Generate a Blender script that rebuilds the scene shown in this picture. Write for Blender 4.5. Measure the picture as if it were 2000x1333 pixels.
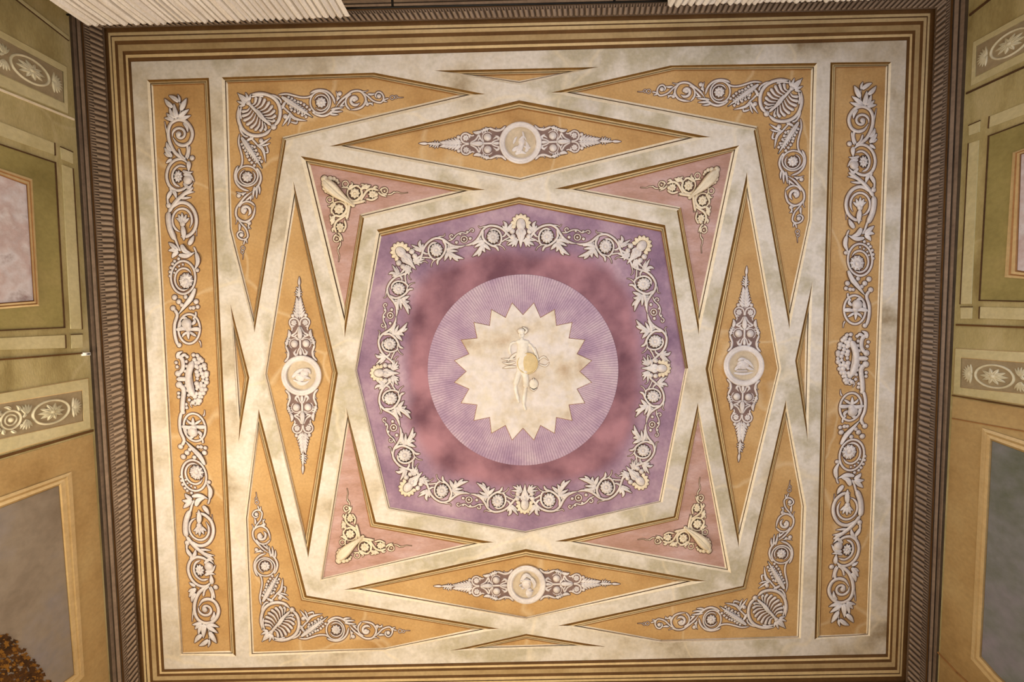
import bpy, math, random
from mathutils import Vector, Matrix, geometry
random.seed(7)
for o in list(bpy.data.objects): bpy.data.objects.remove(o, do_unlink=True)
SC = bpy.context.scene
COL = SC.collection
PI = math.pi

# ------------------------------------------------------------------ camera
F = 860.0                      # focal length in pixels of the 2000 x 1333 frame
CZ = 1.6                       # eye height
H = 5.0                        # ceiling height
D = H - CZ
S = D / F                      # metres on the ceiling per pixel
def camera_rotation():
    a, b, c = math.atan2(42.0, F), 0.0, -0.0195
    Rx = Matrix.Rotation(a, 3, 'X'); Ry = Matrix.Rotation(math.atan2(-15.0, F), 3, 'Y'); Rz = Matrix.Rotation(c, 3, 'Z')
    return Rx @ Ry @ Rz        # world -> (right, down, forward)
RW = camera_rotation()
RT = RW.transposed()
cam_data = bpy.data.cameras.new('camera')
cam_data.sensor_width = 36.0
cam_data.lens = F * 36.0 / 2000.0
cam_data.clip_start = 0.02
cam = bpy.data.objects.new('camera', cam_data)
COL.objects.link(cam)
cam.matrix_world = Matrix.Translation((0, 0, CZ)) @ (RT @ Matrix(((1, 0, 0), (0, -1, 0), (0, 0, -1)))).to_4x4()
SC.camera = cam

# ------------------------------------------------------------------ light and exposure
SC.view_settings.view_transform = 'Standard'
SC.view_settings.look = 'None'
SC.view_settings.gamma = 1.0
SC.view_settings.use_curve_mapping = False
SC.view_settings.exposure = 0.0
w = bpy.data.worlds.new('world'); SC.world = w; w.use_nodes = True
w.node_tree.nodes['Background'].inputs[0].default_value = (0.9, 0.93, 1.0, 1)
w.node_tree.nodes['Background'].inputs[1].default_value = 0.3

def area(name, loc, target, size, size_y, power, color, spread=180):
    l = bpy.data.lights.new(name, 'AREA'); l.shape = 'RECTANGLE'; l.size = size; l.size_y = size_y
    l.energy = power; l.color = color; l.spread = math.radians(spread)
    o = bpy.data.objects.new(name, l); COL.objects.link(o); o.location = loc
    d = Vector(target) - Vector(loc)
    o.rotation_euler = d.to_track_quat('-Z', 'Y').to_euler()
    return o
area('window_daylight', (0.1, -2.35, 2.8), (0.1, 1.2, 5.0), 2.0, 1.0, 50, (0.96, 0.96, 1.0))
area('right_daylight', (2.75, -0.2, 2.2), (0.9, 0.3, 5.0), 1.6, 1.6, 34, (0.72, 0.80, 1.0))
area('warm_lamp_left', (-2.7, 1.0, 2.7), (-1.0, 0.8, 5.0), 0.9, 0.9, 68, (1.0, 0.86, 0.66))
area('warm_lamp_low', (-0.2, 2.7, 2.3), (-0.2, 1.2, 5.0), 1.6, 0.8, 44, (1.0, 0.83, 0.56))
area('room_bounce', (0.0, 0.4, 0.7), (0.0, 0.4, 5.0), 3.5, 3.0, 62, (1.0, 0.96, 0.9))

# ------------------------------------------------------------------ pixel rays to real surfaces
def ray(px, py):
    return RT @ Vector(((px - 1000.0) / F, (py - 666.5) / F, 1.0))
def P(px, py, h=0.0):
    r = ray(px, py); t = (D - h) / r.z
    return Vector((r.x * t, r.y * t, H - h))
WALL = {}
def wall_def(side, pa, pb, h):
    a, b = P(pa[0], pa[1], h), P(pb[0], pb[1], h)
    d = (b - a); d.z = 0; d.normalize()
    n = Vector((-d.y, d.x, 0))
    if n.dot(Vector((0, 0, 0)) - a) < 0: n = -n
    WALL[side] = (a, n, d)
def Wp(side, px, py, off=0.0):
    a, n, d = WALL[side]
    r = ray(px, py); c = Vector((0, 0, CZ))
    t = ((a + n * off) - c).dot(n) / r.dot(n)
    return c + r * t

# ------------------------------------------------------------------ materials
def srgb(c):
    return tuple(((v / 255.0) / 12.92 if v / 255.0 <= 0.04045 else ((v / 255.0 + 0.055) / 1.055) ** 2.4) for v in c) + (1.0,)
def mat(name, cols, scale=3.0, stretch=(1, 1, 1), rough=0.75, bump=0.15, fine=40.0, spec=0.25, crack=0.0):
    m = bpy.data.materials.new(name); m.use_nodes = True
    nt = m.node_tree; N = nt.nodes; L = nt.links
    b = N['Principled BSDF']; b.inputs['Roughness'].default_value = rough
    b.inputs['Specular IOR Level'].default_value = spec
    g = N.new('ShaderNodeNewGeometry')
    mp = N.new('ShaderNodeMapping'); mp.inputs['Scale'].default_value = stretch
    L.new(g.outputs['Position'], mp.inputs['Vector'])
    n1 = N.new('ShaderNodeTexNoise'); n1.inputs['Scale'].default_value = scale; n1.inputs['Detail'].default_value = 6; n1.inputs['Roughness'].default_value = 0.62
    L.new(mp.outputs[0], n1.inputs['Vector'])
    r = N.new('ShaderNodeValToRGB')
    e = r.color_ramp.elements
    while len(e) < len(cols): e.new(0.5)
    for i, c in enumerate(cols):
        e[i].position = 0.3 + 0.4 * i / max(1, len(cols) - 1); e[i].color = srgb(c)
    L.new(n1.outputs['Fac'], r.inputs['Fac'])
    n2 = N.new('ShaderNodeTexNoise'); n2.inputs['Scale'].default_value = fine; n2.inputs['Detail'].default_value = 4
    L.new(mp.outputs[0], n2.inputs['Vector'])
    fr = N.new('ShaderNodeMapRange'); fr.inputs[1].default_value = 0.3; fr.inputs[2].default_value = 0.7; fr.inputs[3].default_value = 0.9; fr.inputs[4].default_value = 1.05
    L.new(n2.outputs['Fac'], fr.inputs[0])
    mx = N.new('ShaderNodeMix'); mx.data_type = 'RGBA'; mx.blend_type = 'MULTIPLY'
    mx.inputs['Factor'].default_value = 1.0
    L.new(r.outputs[0], mx.inputs['A']); L.new(fr.outputs[0], mx.inputs['B'])
    out = mx.outputs['Result']
    if crack:
        nd = N.new('ShaderNodeTexNoise'); nd.inputs['Scale'].default_value = 2.2
        L.new(g.outputs['Position'], nd.inputs['Vector'])
        ad = N.new('ShaderNodeMix'); ad.data_type = 'RGBA'; ad.blend_type = 'LINEAR_LIGHT'; ad.inputs['Factor'].default_value = 0.18
        L.new(g.outputs['Position'], ad.inputs['A']); L.new(nd.outputs['Color'], ad.inputs['B'])
        v = N.new('ShaderNodeTexVoronoi'); v.feature = 'DISTANCE_TO_EDGE'; v.inputs['Scale'].default_value = 0.62
        L.new(ad.outputs['Result'], v.inputs['Vector'])
        mr = N.new('ShaderNodeMapRange'); mr.inputs[1].default_value = 0.0; mr.inputs[2].default_value = 0.012
        mr.inputs[3].default_value = crack; mr.inputs[4].default_value = 0.0
        L.new(v.outputs['Distance'], mr.inputs[0])
        m2 = N.new('ShaderNodeMix'); m2.data_type = 'RGBA'
        L.new(mr.outputs[0], m2.inputs['Factor']); L.new(out, m2.inputs['A']); m2.inputs['B'].default_value = srgb((238, 222, 190))
        out = m2.outputs['Result']
    L.new(out, b.inputs['Base Color'])
    if bump:
        bp = N.new('ShaderNodeBump'); bp.inputs['Strength'].default_value = bump; bp.inputs['Distance'].default_value = 0.01
        L.new(n2.outputs['Fac'], bp.inputs['Height']); L.new(bp.outputs[0], b.inputs['Normal'])
    m['out'] = ''
    return m
M = {}
M['strap'] = mat('painted_stone_strapwork', [(158, 140, 112), (204, 192, 172), (222, 214, 204), (186, 176, 152), (208, 200, 192)], 1.3, (1, 1, 1), crack=0.35)
M['orange'] = mat('ochre_ground', [(172, 132, 82), (192, 154, 102), (204, 168, 118)], 2.2, fine=60, crack=0.25)
M['pink'] = mat('rose_ground', [(168, 130, 114), (186, 150, 140), (200, 170, 168)], 3.2, (1, 2.5, 1), fine=50)
M['dark'] = mat('umber_line', [(104, 72, 28), (128, 92, 42)], 5)
M['line'] = mat('thin_umber_line', [(72, 50, 30), (92, 66, 40)], 5)
M['tan'] = mat('sand_moulding', [(206, 178, 128), (222, 198, 152)], 4)
M['brown'] = mat('brown_moulding', [(142, 100, 58), (164, 120, 74)], 4)
M['cream'] = mat('cream_moulding', [(232, 216, 186), (242, 232, 212)], 3)
M['relief'] = mat('grisaille_relief', [(206, 197, 195), (234, 227, 224)], 8, fine=70, bump=0.1, rough=0.6)
M['relief_warm'] = mat('ivory_relief', [(222, 206, 178), (240, 228, 206)], 8, fine=70, bump=0.1, rough=0.6)
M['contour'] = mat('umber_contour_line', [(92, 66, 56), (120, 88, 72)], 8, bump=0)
M['portrait_line'] = mat('soft_grey_contour_line', [(168, 148, 132), (184, 166, 150)], 8, bump=0)
M['disc'] = mat('sand_disc_ground', [(186, 168, 142), (206, 190, 166)], 8)
M['backing'] = mat('umber_grey_ground', [(110, 88, 84), (136, 112, 104)], 8)
M['olive'] = mat('olive_wall_paint', [(146, 130, 84), (176, 162, 114), (192, 178, 134)], 1.8, (1, 1, 3), crack=0.15)
M['green'] = mat('green_wall_panel', [(136, 124, 74), (156, 144, 90), (170, 154, 102)], 2.4)
M['olive_pale'] = mat('pale_olive_border', [(190, 178, 132), (210, 200, 160)], 2.4)
M['umber_wall'] = mat('light_brown_wall_paint', [(150, 120, 74), (176, 146, 98), (186, 160, 112)], 2.0)
M['mottled'] = mat('mottled_grey_violet_painting', [(144, 118, 118), (214, 208, 214), (196, 176, 176), (226, 222, 226)], 4.2, fine=22)
M['sky'] = mat('painted_grey_sky', [(112, 98, 84), (142, 130, 116), (132, 128, 134)], 1.6, fine=18)
M['sky_cool'] = mat('painted_blue_grey_sky', [(98, 104, 86), (126, 128, 130), (142, 136, 150)], 2.2, fine=18)
M['foliage'] = mat('painted_russet_foliage', [(36, 24, 12), (74, 46, 18), (110, 72, 28)], 8, fine=30)
M['cornice'] = mat('grey_brown_cornice', [(118, 98, 82), (146, 124, 104)], 5)
M['cornice_dark'] = mat('dark_cornice', [(54, 44, 34), (80, 66, 50)], 4, (1, 1, 1))
M['cornice_rib'] = mat('cornice_gadroon', [(134, 114, 96), (154, 134, 116)], 6)
M['cornice_groove'] = mat('cornice_groove', [(92, 74, 58), (112, 92, 74)], 6)
M['umber_deep'] = mat('deep_umber_stripe', [(84, 56, 26), (108, 76, 40)], 4)
M['ochre_stripe'] = mat('ochre_stripe', [(160, 134, 92), (188, 164, 122)], 3)
M['fabric'] = mat('white_pleated_fabric', [(240, 232, 224), (250, 246, 242)], 6, fine=90)
M['iron'] = mat('black_iron', [(16, 14, 12), (26, 22, 18)], 8, rough=0.45)
M['plastic'] = mat('white_plastic', [(240, 240, 238), (250, 250, 248)], 8, bump=0)
M['wood'] = mat('dark_wood_floor', [(116, 84, 54), (140, 104, 68)], 3, (1, 8, 1))
M['star'] = mat('cloudy_cream_paint', [(188, 166, 142), (212, 200, 184), (222, 214, 212), (220, 210, 194)], 3.6, fine=24)
M['shield'] = mat('yellow_shield_paint', [(206, 182, 134), (222, 204, 164)], 9)
M['figure'] = mat('pale_relief_figure', [(222, 212, 196), (240, 236, 230)], 9, bump=0)

def purple_field():
    m = mat('violet_ground', [(126, 100, 126), (156, 128, 150), (188, 162, 176)], 3.0, (1, 1, 1), fine=46)
    nt = m.node_tree; N = nt.nodes; L = nt.links
    b = N['Principled BSDF']; src = b.inputs['Base Color'].links[0].from_socket
    tc = N.new('ShaderNodeTexCoord'); sx = N.new('ShaderNodeSeparateXYZ'); L.new(tc.outputs['Object'], sx.inputs[0])
    def mth(op, a, bb=None):
        n = N.new('ShaderNodeMath'); n.operation = op
        for i, v in enumerate((a, bb)):
            if v is None: continue
            if isinstance(v, (int, float)): n.inputs[i].default_value = v
            else: L.new(v, n.inputs[i])
        return n.outputs[0]
    x = mth('POWER', mth('ABSOLUTE', mth('DIVIDE', sx.outputs[0], 0.92)), 3.2)
    y = mth('POWER', mth('ABSOLUTE', mth('DIVIDE', sx.outputs[1], 0.92)), 3.2)
    nz = N.new('ShaderNodeTexNoise'); nz.inputs['Scale'].default_value = 2.5; L.new(tc.outputs['Object'], nz.inputs['Vector'])
    s = mth('ADD', mth('ADD', x, y), mth('MULTIPLY', mth('SUBTRACT', nz.outputs['Fac'], 0.5), 0.5))
    mr = N.new('ShaderNodeMapRange'); mr.interpolation_type = 'SMOOTHSTEP'
    mr.inputs[1].default_value = 0.72; mr.inputs[2].default_value = 1.18; mr.inputs[3].default_value = 1; mr.inputs[4].default_value = 0
    L.new(s, mr.inputs[0])
    n2 = N.new('ShaderNodeTexNoise'); n2.inputs['Scale'].default_value = 3.0; n2.inputs['Detail'].default_value = 7
    L.new(tc.outputs['Object'], n2.inputs['Vector'])
    r = N.new('ShaderNodeValToRGB'); r.color_ramp.elements[0].position = 0.36; r.color_ramp.elements[1].position = 0.64
    r.color_ramp.elements[0].color = srgb((108, 72, 86)); r.color_ramp.elements[1].color = srgb((168, 122, 134))
    L.new(n2.outputs['Fac'], r.inputs['Fac'])
    mx = N.new('ShaderNodeMix'); mx.data_type = 'RGBA'
    L.new(mr.outputs[0], mx.inputs['Factor']); L.new(src, mx.inputs['A']); L.new(r.outputs[0], mx.inputs['B'])
    L.new(mx.outputs['Result'], b.inputs['Base Color'])
    return m
M['violet'] = purple_field()
def ray_disc_mat():
    m = mat('violet_disc_with_fine_rays', [(152, 126, 156), (186, 162, 182), (204, 186, 196)], 3.0, fine=46)
    nt = m.node_tree; N = nt.nodes; L = nt.links
    b = N['Principled BSDF']; src = b.inputs['Base Color'].links[0].from_socket
    tc = N.new('ShaderNodeTexCoord'); sx = N.new('ShaderNodeSeparateXYZ'); L.new(tc.outputs['Object'], sx.inputs[0])
    def mth(op, a, bb=None):
        n = N.new('ShaderNodeMath'); n.operation = op
        for i, v in enumerate((a, bb)):
            if v is None: continue
            if isinstance(v, (int, float)): n.inputs[i].default_value = v
            else: L.new(v, n.inputs[i])
        return n.outputs[0]
    ang = mth('ARCTAN2', sx.outputs[1], sx.outputs[0])
    s = mth('SINE', mth('MULTIPLY', ang, 220.0))
    f = mth('MULTIPLY', mth('GREATER_THAN', s, 0.1), 0.42)
    mx = N.new('ShaderNodeMix'); mx.data_type = 'RGBA'
    L.new(f, mx.inputs['Factor']); L.new(src, mx.inputs['A']); mx.inputs['B'].default_value = srgb((120, 92, 120))
    L.new(mx.outputs['Result'], b.inputs['Base Color'])
    return m
M['rays'] = ray_disc_mat()

# ------------------------------------------------------------------ mesh builder
class MB:
    def __init__(s): s.v = []; s.f = []; s.m = []
    def add(s, verts, faces, mi=0):
        o = len(s.v); s.v += [Vector(v) for v in verts]
        s.f += [tuple(i + o for i in f) for f in faces]; s.m += [mi] * len(faces)
    def build(s, name, mats, parent=None, smooth=False, origin=None):
        me = bpy.data.meshes.new(name)
        org = Vector((0, 0, 0))
        if parent is not None: org = Vector(parent['_loc']) if '_loc' in parent else parent.location.copy()
        loc = Vector((0, 0, 0))
        if origin is not None: loc = Vector(origin) - org
        base = org + loc
        me.from_pydata([v - base for v in s.v], [], s.f)
        if not isinstance(mats, (list, tuple)): mats = [mats]
        for mt in mats: me.materials.append(mt)
        for p, mi in zip(me.polygons, s.m):
            p.material_index = mi; p.use_smooth = smooth
        me.validate(); me.update()
        ob = bpy.data.objects.new(name, me); COL.objects.link(ob)
        ob.location = loc
        if parent is not None: ob.parent = parent
        return ob
def tag(o, label=None, cat=None, group=None, kind=None):
    if label: o['label'] = label
    if cat: o['category'] = cat
    if group: o['group'] = group
    if kind: o['kind'] = kind
    return o
def thing(name, label, cat, loc, group=None):
    o = bpy.data.objects.new(name, None); COL.objects.link(o); o.location = loc
    o.empty_display_size = 0.1
    return tag(o, label, cat, group)

def prism(mb, top, bot, mi=0):
    n = len(top)
    mb.add(list(top) + list(bot), [tuple(range(n)), tuple(range(2 * n - 1, n - 1, -1))] +
           [(i, n + i, n + (i + 1) % n, (i + 1) % n) for i in range(n)], mi)

# ------------------------------------------------------------------ relief drawing kit (x, y in source pixels, h in pixels)
def smooth(pts, k=4, closed=False):
    n = len(pts)
    if n < 3 and not closed:
        return [tuple(pts[0][j] + (pts[1][j] - pts[0][j]) * i / (k + 1) for j in range(2)) for i in range(k + 2)]
    out = []
    segs = n if closed else n - 1
    for i in range(segs):
        if closed: p0, p1, p2, p3 = pts[i - 1], pts[i], pts[(i + 1) % n], pts[(i + 2) % n]
        else: p0, p1, p2, p3 = pts[max(i - 1, 0)], pts[i], pts[i + 1], pts[min(i + 2, n - 1)]
        for j in range(k):
            t = j / k
            out.append(tuple(0.5 * ((2 * p1[a]) + (-p0[a] + p2[a]) * t + (2 * p0[a] - 5 * p1[a] + 4 * p2[a] - p3[a]) * t * t + (-p0[a] + 3 * p1[a] - 3 * p2[a] + p3[a]) * t ** 3) for a in range(2)))
    if not closed: out.append(tuple(pts[-1]))
    return out
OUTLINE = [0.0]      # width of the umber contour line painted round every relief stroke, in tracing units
XS = [-1, -0.78, -0.35, 0, 0.35, 0.78, 1]
ROUND = [0, 0.66, 0.95, 1, 0.95, 0.66, 0]
LEAF = [0, 0.8, 1, 0.5, 1, 0.8, 0]
def sweep(mb, pts, w, h, T, kind='s', closed=False, h0=-0.6, mi=0):
    q = smooth(pts, 4, closed); n = len(q)
    prof = LEAF if kind == 'l' else ROUND
    rows = []
    for i, (x, y) in enumerate(q):
        a = q[(i - 1) % n] if (closed or i > 0) else q[i]
        b = q[(i + 1) % n] if (closed or i < n - 1) else q[i]
        dx, dy = b[0] - a[0], b[1] - a[1]; l = math.hypot(dx, dy) or 1
        nx, ny = -dy / l, dx / l
        t = i / (n - 1)
        if closed: ww = 1
        elif kind == 'l': ww = max(0.04, math.sin(PI * min(1, 0.12 + 0.88 * t) ** 0.9)) if t < 1 else 0.03
        elif kind == 't': ww = min(1, 0.25 + t * 6) * (1 - 0.8 * t)
        elif kind == 'c': ww = min(0.22 + 0.85 * t, 0.12 + (1 - t) * 7)
        else: ww = min(1, 0.15 + t * 8, 0.15 + (1 - t) * 8)
        rows.append([T(x + nx * w / 2 * ww * u, y + ny * w / 2 * ww * u, h0 + (h - h0) * z * (0.35 + 0.65 * ww)) for u, z in zip(XS, prof)])
    m = len(XS); vs = [p for r in rows for p in r]; fs = []
    for i in range(n if closed else n - 1):
        i2 = (i + 1) % n
        for j in range(m - 1): fs.append((i * m + j, i2 * m + j, i2 * m + j + 1, i * m + j + 1))
        fs.append((i * m + m - 1, i2 * m + m - 1, i2 * m, i * m))
    if not closed: fs += [tuple(range(m - 1, -1, -1)), tuple((n - 1) * m + j for j in range(m))]
    mb.add(vs, fs, mi)
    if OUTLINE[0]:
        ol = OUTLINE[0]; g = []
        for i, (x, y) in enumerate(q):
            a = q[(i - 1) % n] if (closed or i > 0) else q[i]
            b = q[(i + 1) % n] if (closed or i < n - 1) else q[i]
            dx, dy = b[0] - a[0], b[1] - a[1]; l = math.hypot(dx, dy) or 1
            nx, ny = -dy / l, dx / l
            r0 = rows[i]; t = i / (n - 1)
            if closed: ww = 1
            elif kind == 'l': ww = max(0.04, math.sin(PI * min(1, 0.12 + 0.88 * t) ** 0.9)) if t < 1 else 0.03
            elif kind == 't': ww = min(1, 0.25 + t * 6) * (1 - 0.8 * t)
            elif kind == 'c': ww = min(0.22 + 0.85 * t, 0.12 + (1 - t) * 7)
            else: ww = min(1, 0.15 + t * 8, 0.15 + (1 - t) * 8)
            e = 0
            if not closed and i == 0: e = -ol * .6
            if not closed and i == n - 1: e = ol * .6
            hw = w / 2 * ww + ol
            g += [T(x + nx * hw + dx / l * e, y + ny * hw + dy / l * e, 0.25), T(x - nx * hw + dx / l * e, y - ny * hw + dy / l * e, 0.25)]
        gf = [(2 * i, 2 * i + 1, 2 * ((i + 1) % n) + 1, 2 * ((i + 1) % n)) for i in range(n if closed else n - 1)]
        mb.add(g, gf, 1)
def dome(mb, x, y, rx, ry, h, T, seg=12, rings=4, h0=-0.6, mi=0):
    vs = []; fs = []
    for k in range(rings):
        a = PI / 2 * k / rings
        for i in range(seg):
            b = 2 * PI * i / seg
            vs.append(T(x + rx * math.cos(a) * math.cos(b), y + ry * math.cos(a) * math.sin(b), h0 + (h - h0) * math.sin(a)))
    vs.append(T(x, y, h)); c = len(vs) - 1
    for k in range(rings - 1):
        for i in range(seg):
            fs.append((k * seg + i, k * seg + (i + 1) % seg, (k + 1) * seg + (i + 1) % seg, (k + 1) * seg + i))
    for i in range(seg): fs.append(((rings - 1) * seg + i, (rings - 1) * seg + (i + 1) % seg, c))
    fs.append(tuple(range(seg - 1, -1, -1)))
    mb.add(vs, fs, mi)
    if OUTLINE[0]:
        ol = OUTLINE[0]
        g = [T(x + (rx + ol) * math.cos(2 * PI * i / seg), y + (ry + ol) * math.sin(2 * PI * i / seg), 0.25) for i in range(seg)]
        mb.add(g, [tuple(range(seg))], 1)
def circ(x, y, rx, ry=None, n=12, a0=0, a1=360):
    ry = ry or rx
    full = abs(a1 - a0) >= 360
    k = n if full else n + 1
    return [(x + rx * math.cos(math.radians(a0 + (a1 - a0) * i / n)), y + ry * math.sin(math.radians(a0 + (a1 - a0) * i / n))) for i in range(k)]
def spiral(x, y, r0, r1, a0, a1, n=14):
    return [(x + (r0 + (r1 - r0) * i / n) * math.cos(math.radians(a0 + (a1 - a0) * i / n)),
             y + (r0 + (r1 - r0) * i / n) * math.sin(math.radians(a0 + (a1 - a0) * i / n))) for i in range(n + 1)]
def draw(mb, els, sc, T):
    """els drawn in units of a tracing; sc = tracing units per pixel; heights given in pixels"""
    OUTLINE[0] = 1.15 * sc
    for e in els:
        k = e[0]
        if k in 'sltc':
            h = e[3] if len(e) > 3 else e[2] / sc * 0.8
            sweep(mb, e[1], e[2] * (1.3 if k == 's' else 1.12), h, T, k)
        elif k == 'd':
            r = e[3]; ry = e[4] if len(e) > 4 else r
            dome(mb, e[1], e[2], r, ry, (e[5] if len(e) > 5 else min(r, ry) / sc * 1.0), T)
        elif k == 'o':
            ry = e[5] if len(e) > 5 else e[3]
            sweep(mb, circ(e[1], e[2], e[3], ry), e[4], e[4] / sc * 0.7, T, 's', True)
        elif k == 'r':
            x, y, r, n = e[1:5]
            ry = e[5] if len(e) > 5 else r
            dome(mb, x, y, r * .97, ry * .97, r / sc * 0.1, T, 16, 3)
            for i in range(n):
                a = 2 * PI * i / n
                c, s_ = math.cos(a), math.sin(a)
                sweep(mb, [(x + r * .25 * c, y + ry * .25 * s_), (x + r * .6 * c, y + ry * .6 * s_), (x + r * c, y + ry * s_)], 2.3 * r * PI / n / 1.5, r / sc * 0.36, T, 'l')
            dome(mb, x, y, r * .32, ry * .32, r / sc * 0.42, T)
        elif k == 'p':
            sweep(mb, spiral(*e[1:7]), e[7], e[7] / sc * 0.62, T, 's')
        elif k == 'a':                                    # acanthus sprig
            (x0, y0), (x1, y1), wd, nl = e[1:5]
            dx, dy = x1 - x0, y1 - y0; l = math.hypot(dx, dy); ux, uy = dx / l, dy / l
            sweep(mb, [(x0, y0), (x0 + dx * .5, y0 + dy * .5), (x1, y1)], wd * .34, wd * .2 / sc, T, 'l')
            for i in range(nl):
                t = 0.12 + 0.7 * i / nl; g = wd * .62 * math.sin(PI * (0.3 + 0.55 * t))
                for sg in (-1, 1):
                    bx, by = x0 + dx * t, y0 + dy * t
                    ex, ey = bx + ux * g * .75 - uy * sg * g * .8, by + uy * g * .75 + ux * sg * g * .8
                    sweep(mb, [(bx, by), ((bx + ex) / 2 - uy * sg * g * .12, (by + ey) / 2 + ux * sg * g * .12), (ex, ey)], wd * .3, wd * .17 / sc, T, 'l')
    OUTLINE[0] = 0.0
def on_ceiling(fn, base=-0.03):
    def T(x, y, h):
        a, b = fn(x, y)
        return P(a, b, base + h * S)
    return T
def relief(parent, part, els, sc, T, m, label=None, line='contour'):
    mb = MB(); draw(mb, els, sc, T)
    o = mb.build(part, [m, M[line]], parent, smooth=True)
    if label: o['label'] = label
    key = (parent.name, id(T))
    if part in ('scroll', 'stem'): LAST[key] = o
    elif part in ('rosette', 'knob', 'flower_head', 'bird_head', 'shell_mask', 'horned_mask') and key in LAST: o.parent = LAST[key]
    return o
LAST = {}

# ================================================================== SETTING
QW = [(256, 121), (1771, 79), (1730, 1278), (321, 1308)]
QG = [(211, 64), (1817, 26), (1761, 1322), (283, 1346)]
QG2 = [(203, 55), (1827, 17), (1769, 1334), (275, 1358)]
QR = [(161, 34), (1858, -10), (1806, 1372), (247, 1398)]
QE = [(133, 10), (1894, -36), (1828, 1400), (221, 1420)]
HE = 0.17
wall_def('left', QE[0], QE[3], HE); wall_def('right', QE[1], QE[2], HE)
wall_def('back', QE[0], QE[1], HE); wall_def('front', QE[3], QE[2], HE)
# room corners
def cross(s1, s2):
    a, n, d = WALL[s1]; b, m_, e = WALL[s2]
    t = (b - a).dot(m_) / d.dot(m_)
    return (a + d * t).to_2d()
KC = [cross('left', 'back'), cross('right', 'back'), cross('right', 'front'), cross('left', 'front')]
def wallbox(name, i, j, m):
    a, b = KC[i], KC[j]
    c = sum((k for k in KC), Vector((0, 0))) / 4
    d = (b - a).normalized(); n = Vector((-d.y, d.x))
    if n.dot(c - a) > 0: n = -n
    t = 0.12
    a2, b2 = a - d * t, b + d * t
    q = [a2, b2, b2 + n * t, a2 + n * t]
    mb = MB(); prism(mb, [Vector((p.x, p.y, 0)) for p in q], [Vector((p.x, p.y, H + 0.06)) for p in q])
    return tag(mb.build(name, m), kind='structure')
WL = wallbox('wall_left', 0, 3, M['olive']); WR = wallbox('wall_right', 1, 2, M['olive'])
WB = wallbox('wall_back', 0, 1, M['umber_wall']); WF = wallbox('wall_front', 3, 2, M['umber_wall'])
mb = MB(); prism(mb, [Vector((p.x * 1.04, p.y * 1.04, 0)) for p in KC], [Vector((p.x * 1.04, p.y * 1.04, -0.1)) for p in KC])
tag(mb.build('floor', M['wood']), kind='structure')

# ------------------------------------------------------------------ coffers: hole, inner field, edge styles (D = broad umber moulding, L = thin cream moulding)
COFFERS = [
 ('left strip', [(287,156),(408,152),(461,1283),(352,1281)], [(299,168),(398,165),(449,1272),(357,1275)], 'DDLL', 'orange'),
 ('right strip', [(1622,122),(1741,121),(1699,1243),(1591,1250)], [(1633,133),(1730,131),(1692,1238),(1602,1242)], 'DLLD', 'orange'),
 ('upper left corner', [(433,151),(731,142),(948,184),(559,275),(497,650),(444,449)], [(445,163),(724,153),(893,186),(551,268),(495,614),(453,446)], 'DDLDLL', 'orange'),
 ('upper right corner', [(1310,128),(1596,123),(1586,431),(1542,643),(1472,256),(1076,181)], [(1318,138),(1584,137),(1578,428),(1542,592),(1480,247),(1132,180)], 'DLLDLD', 'orange'),
 ('lower left corner', [(505,799),(599,1164),(976,1229),(755,1272),(487,1283),(476,1011)], [(505,842),(588,1174),(921,1230),(751,1266),(496,1274),(485,1015)], 'DDLLLL', 'orange'),
 ('lower right corner', [(1535,781),(1575,990),(1564,1248),(1291,1256),(1090,1223),(1451,1145)], [(1535,822),(1565,989),(1556,1244),(1293,1251),(1144,1223),(1457,1152)], 'LLLLDD', 'orange'),
 ('upper diamond', [(1014,196),(1388,268),(1016,356),(643,286)], [(1014,213),(1325,270),(1016,347),(685,284)], 'DLLD', 'orange'),
 ('lower diamond', [(1027,1073),(1381,1136),(1030,1211),(671,1153)], [(1027,1088),(1323,1136),(1028,1206),(723,1150)], 'DLLD', 'orange'),
 ('left diamond', [(573,354),(660,730),(602,1090),(515,731)], [(577,396),(648,726),(596,1045),(522,731)], 'DDLL', 'orange'),
 ('right diamond', [(1459,336),(1526,721),(1443,1071),(1378,721)], [(1459,389),(1518,721),(1443,1027),(1392,722)], 'LLDD', 'orange'),
 ('central octagon', [(1014,385),(1299,440),(1344,720),(1294,982),(1027,1044),(756,996),(692,724),(736,449)], [(1014,399),(1291,453),(1338,720),(1287,979),(1026,1038),(762,991),(697,724),(745,462)], 'DDLLLLLD', 'violet'),
 ('upper left triangle', [(587,305),(948,371),(711,427),(673,661)], [(606,322),(885,374),(703,419),(673,598)], 'DLDL', 'pink'),
 ('upper right triangle', [(1444,284),(1365,655),(1322,412),(1083,369)], [(1429,298),(1365,601),(1330,405),(1147,371)], 'LDLD', 'pink'),
 ('lower left triangle', [(625,1136),(676,796),(734,1020),(965,1060)], [(631,1129),(681,829),(723,1030),(906,1064)], 'LDDL', 'pink'),
 ('lower right triangle', [(1428,1120),(1084,1058),(1316,1009),(1363,787)], [(1416,1109),(1141,1059),(1325,1016),(1364,818)], 'LDDL', 'pink'),
 ('top sliver', [(848,138),(1169,131),(1014,166)], [(940,148),(1082,145),(1014,158)], 'DLL', 'orange'),
 ('bottom sliver', [(1028,1239),(1183,1264),(878,1272)], [(1027,1249),(1086,1259),(966,1262)], 'DLD', 'orange'),
 ('left sliver', [(450,594),(487,738),(466,864)], [(461,670),(476,738),(470,785)], 'DDL', 'orange'),
 ('right sliver', [(1587,549),(1578,864),(1553,705)], [(1573,650),(1571,770),(1563,706)], 'LDD', 'orange'),
]
REC = 0.03
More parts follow.
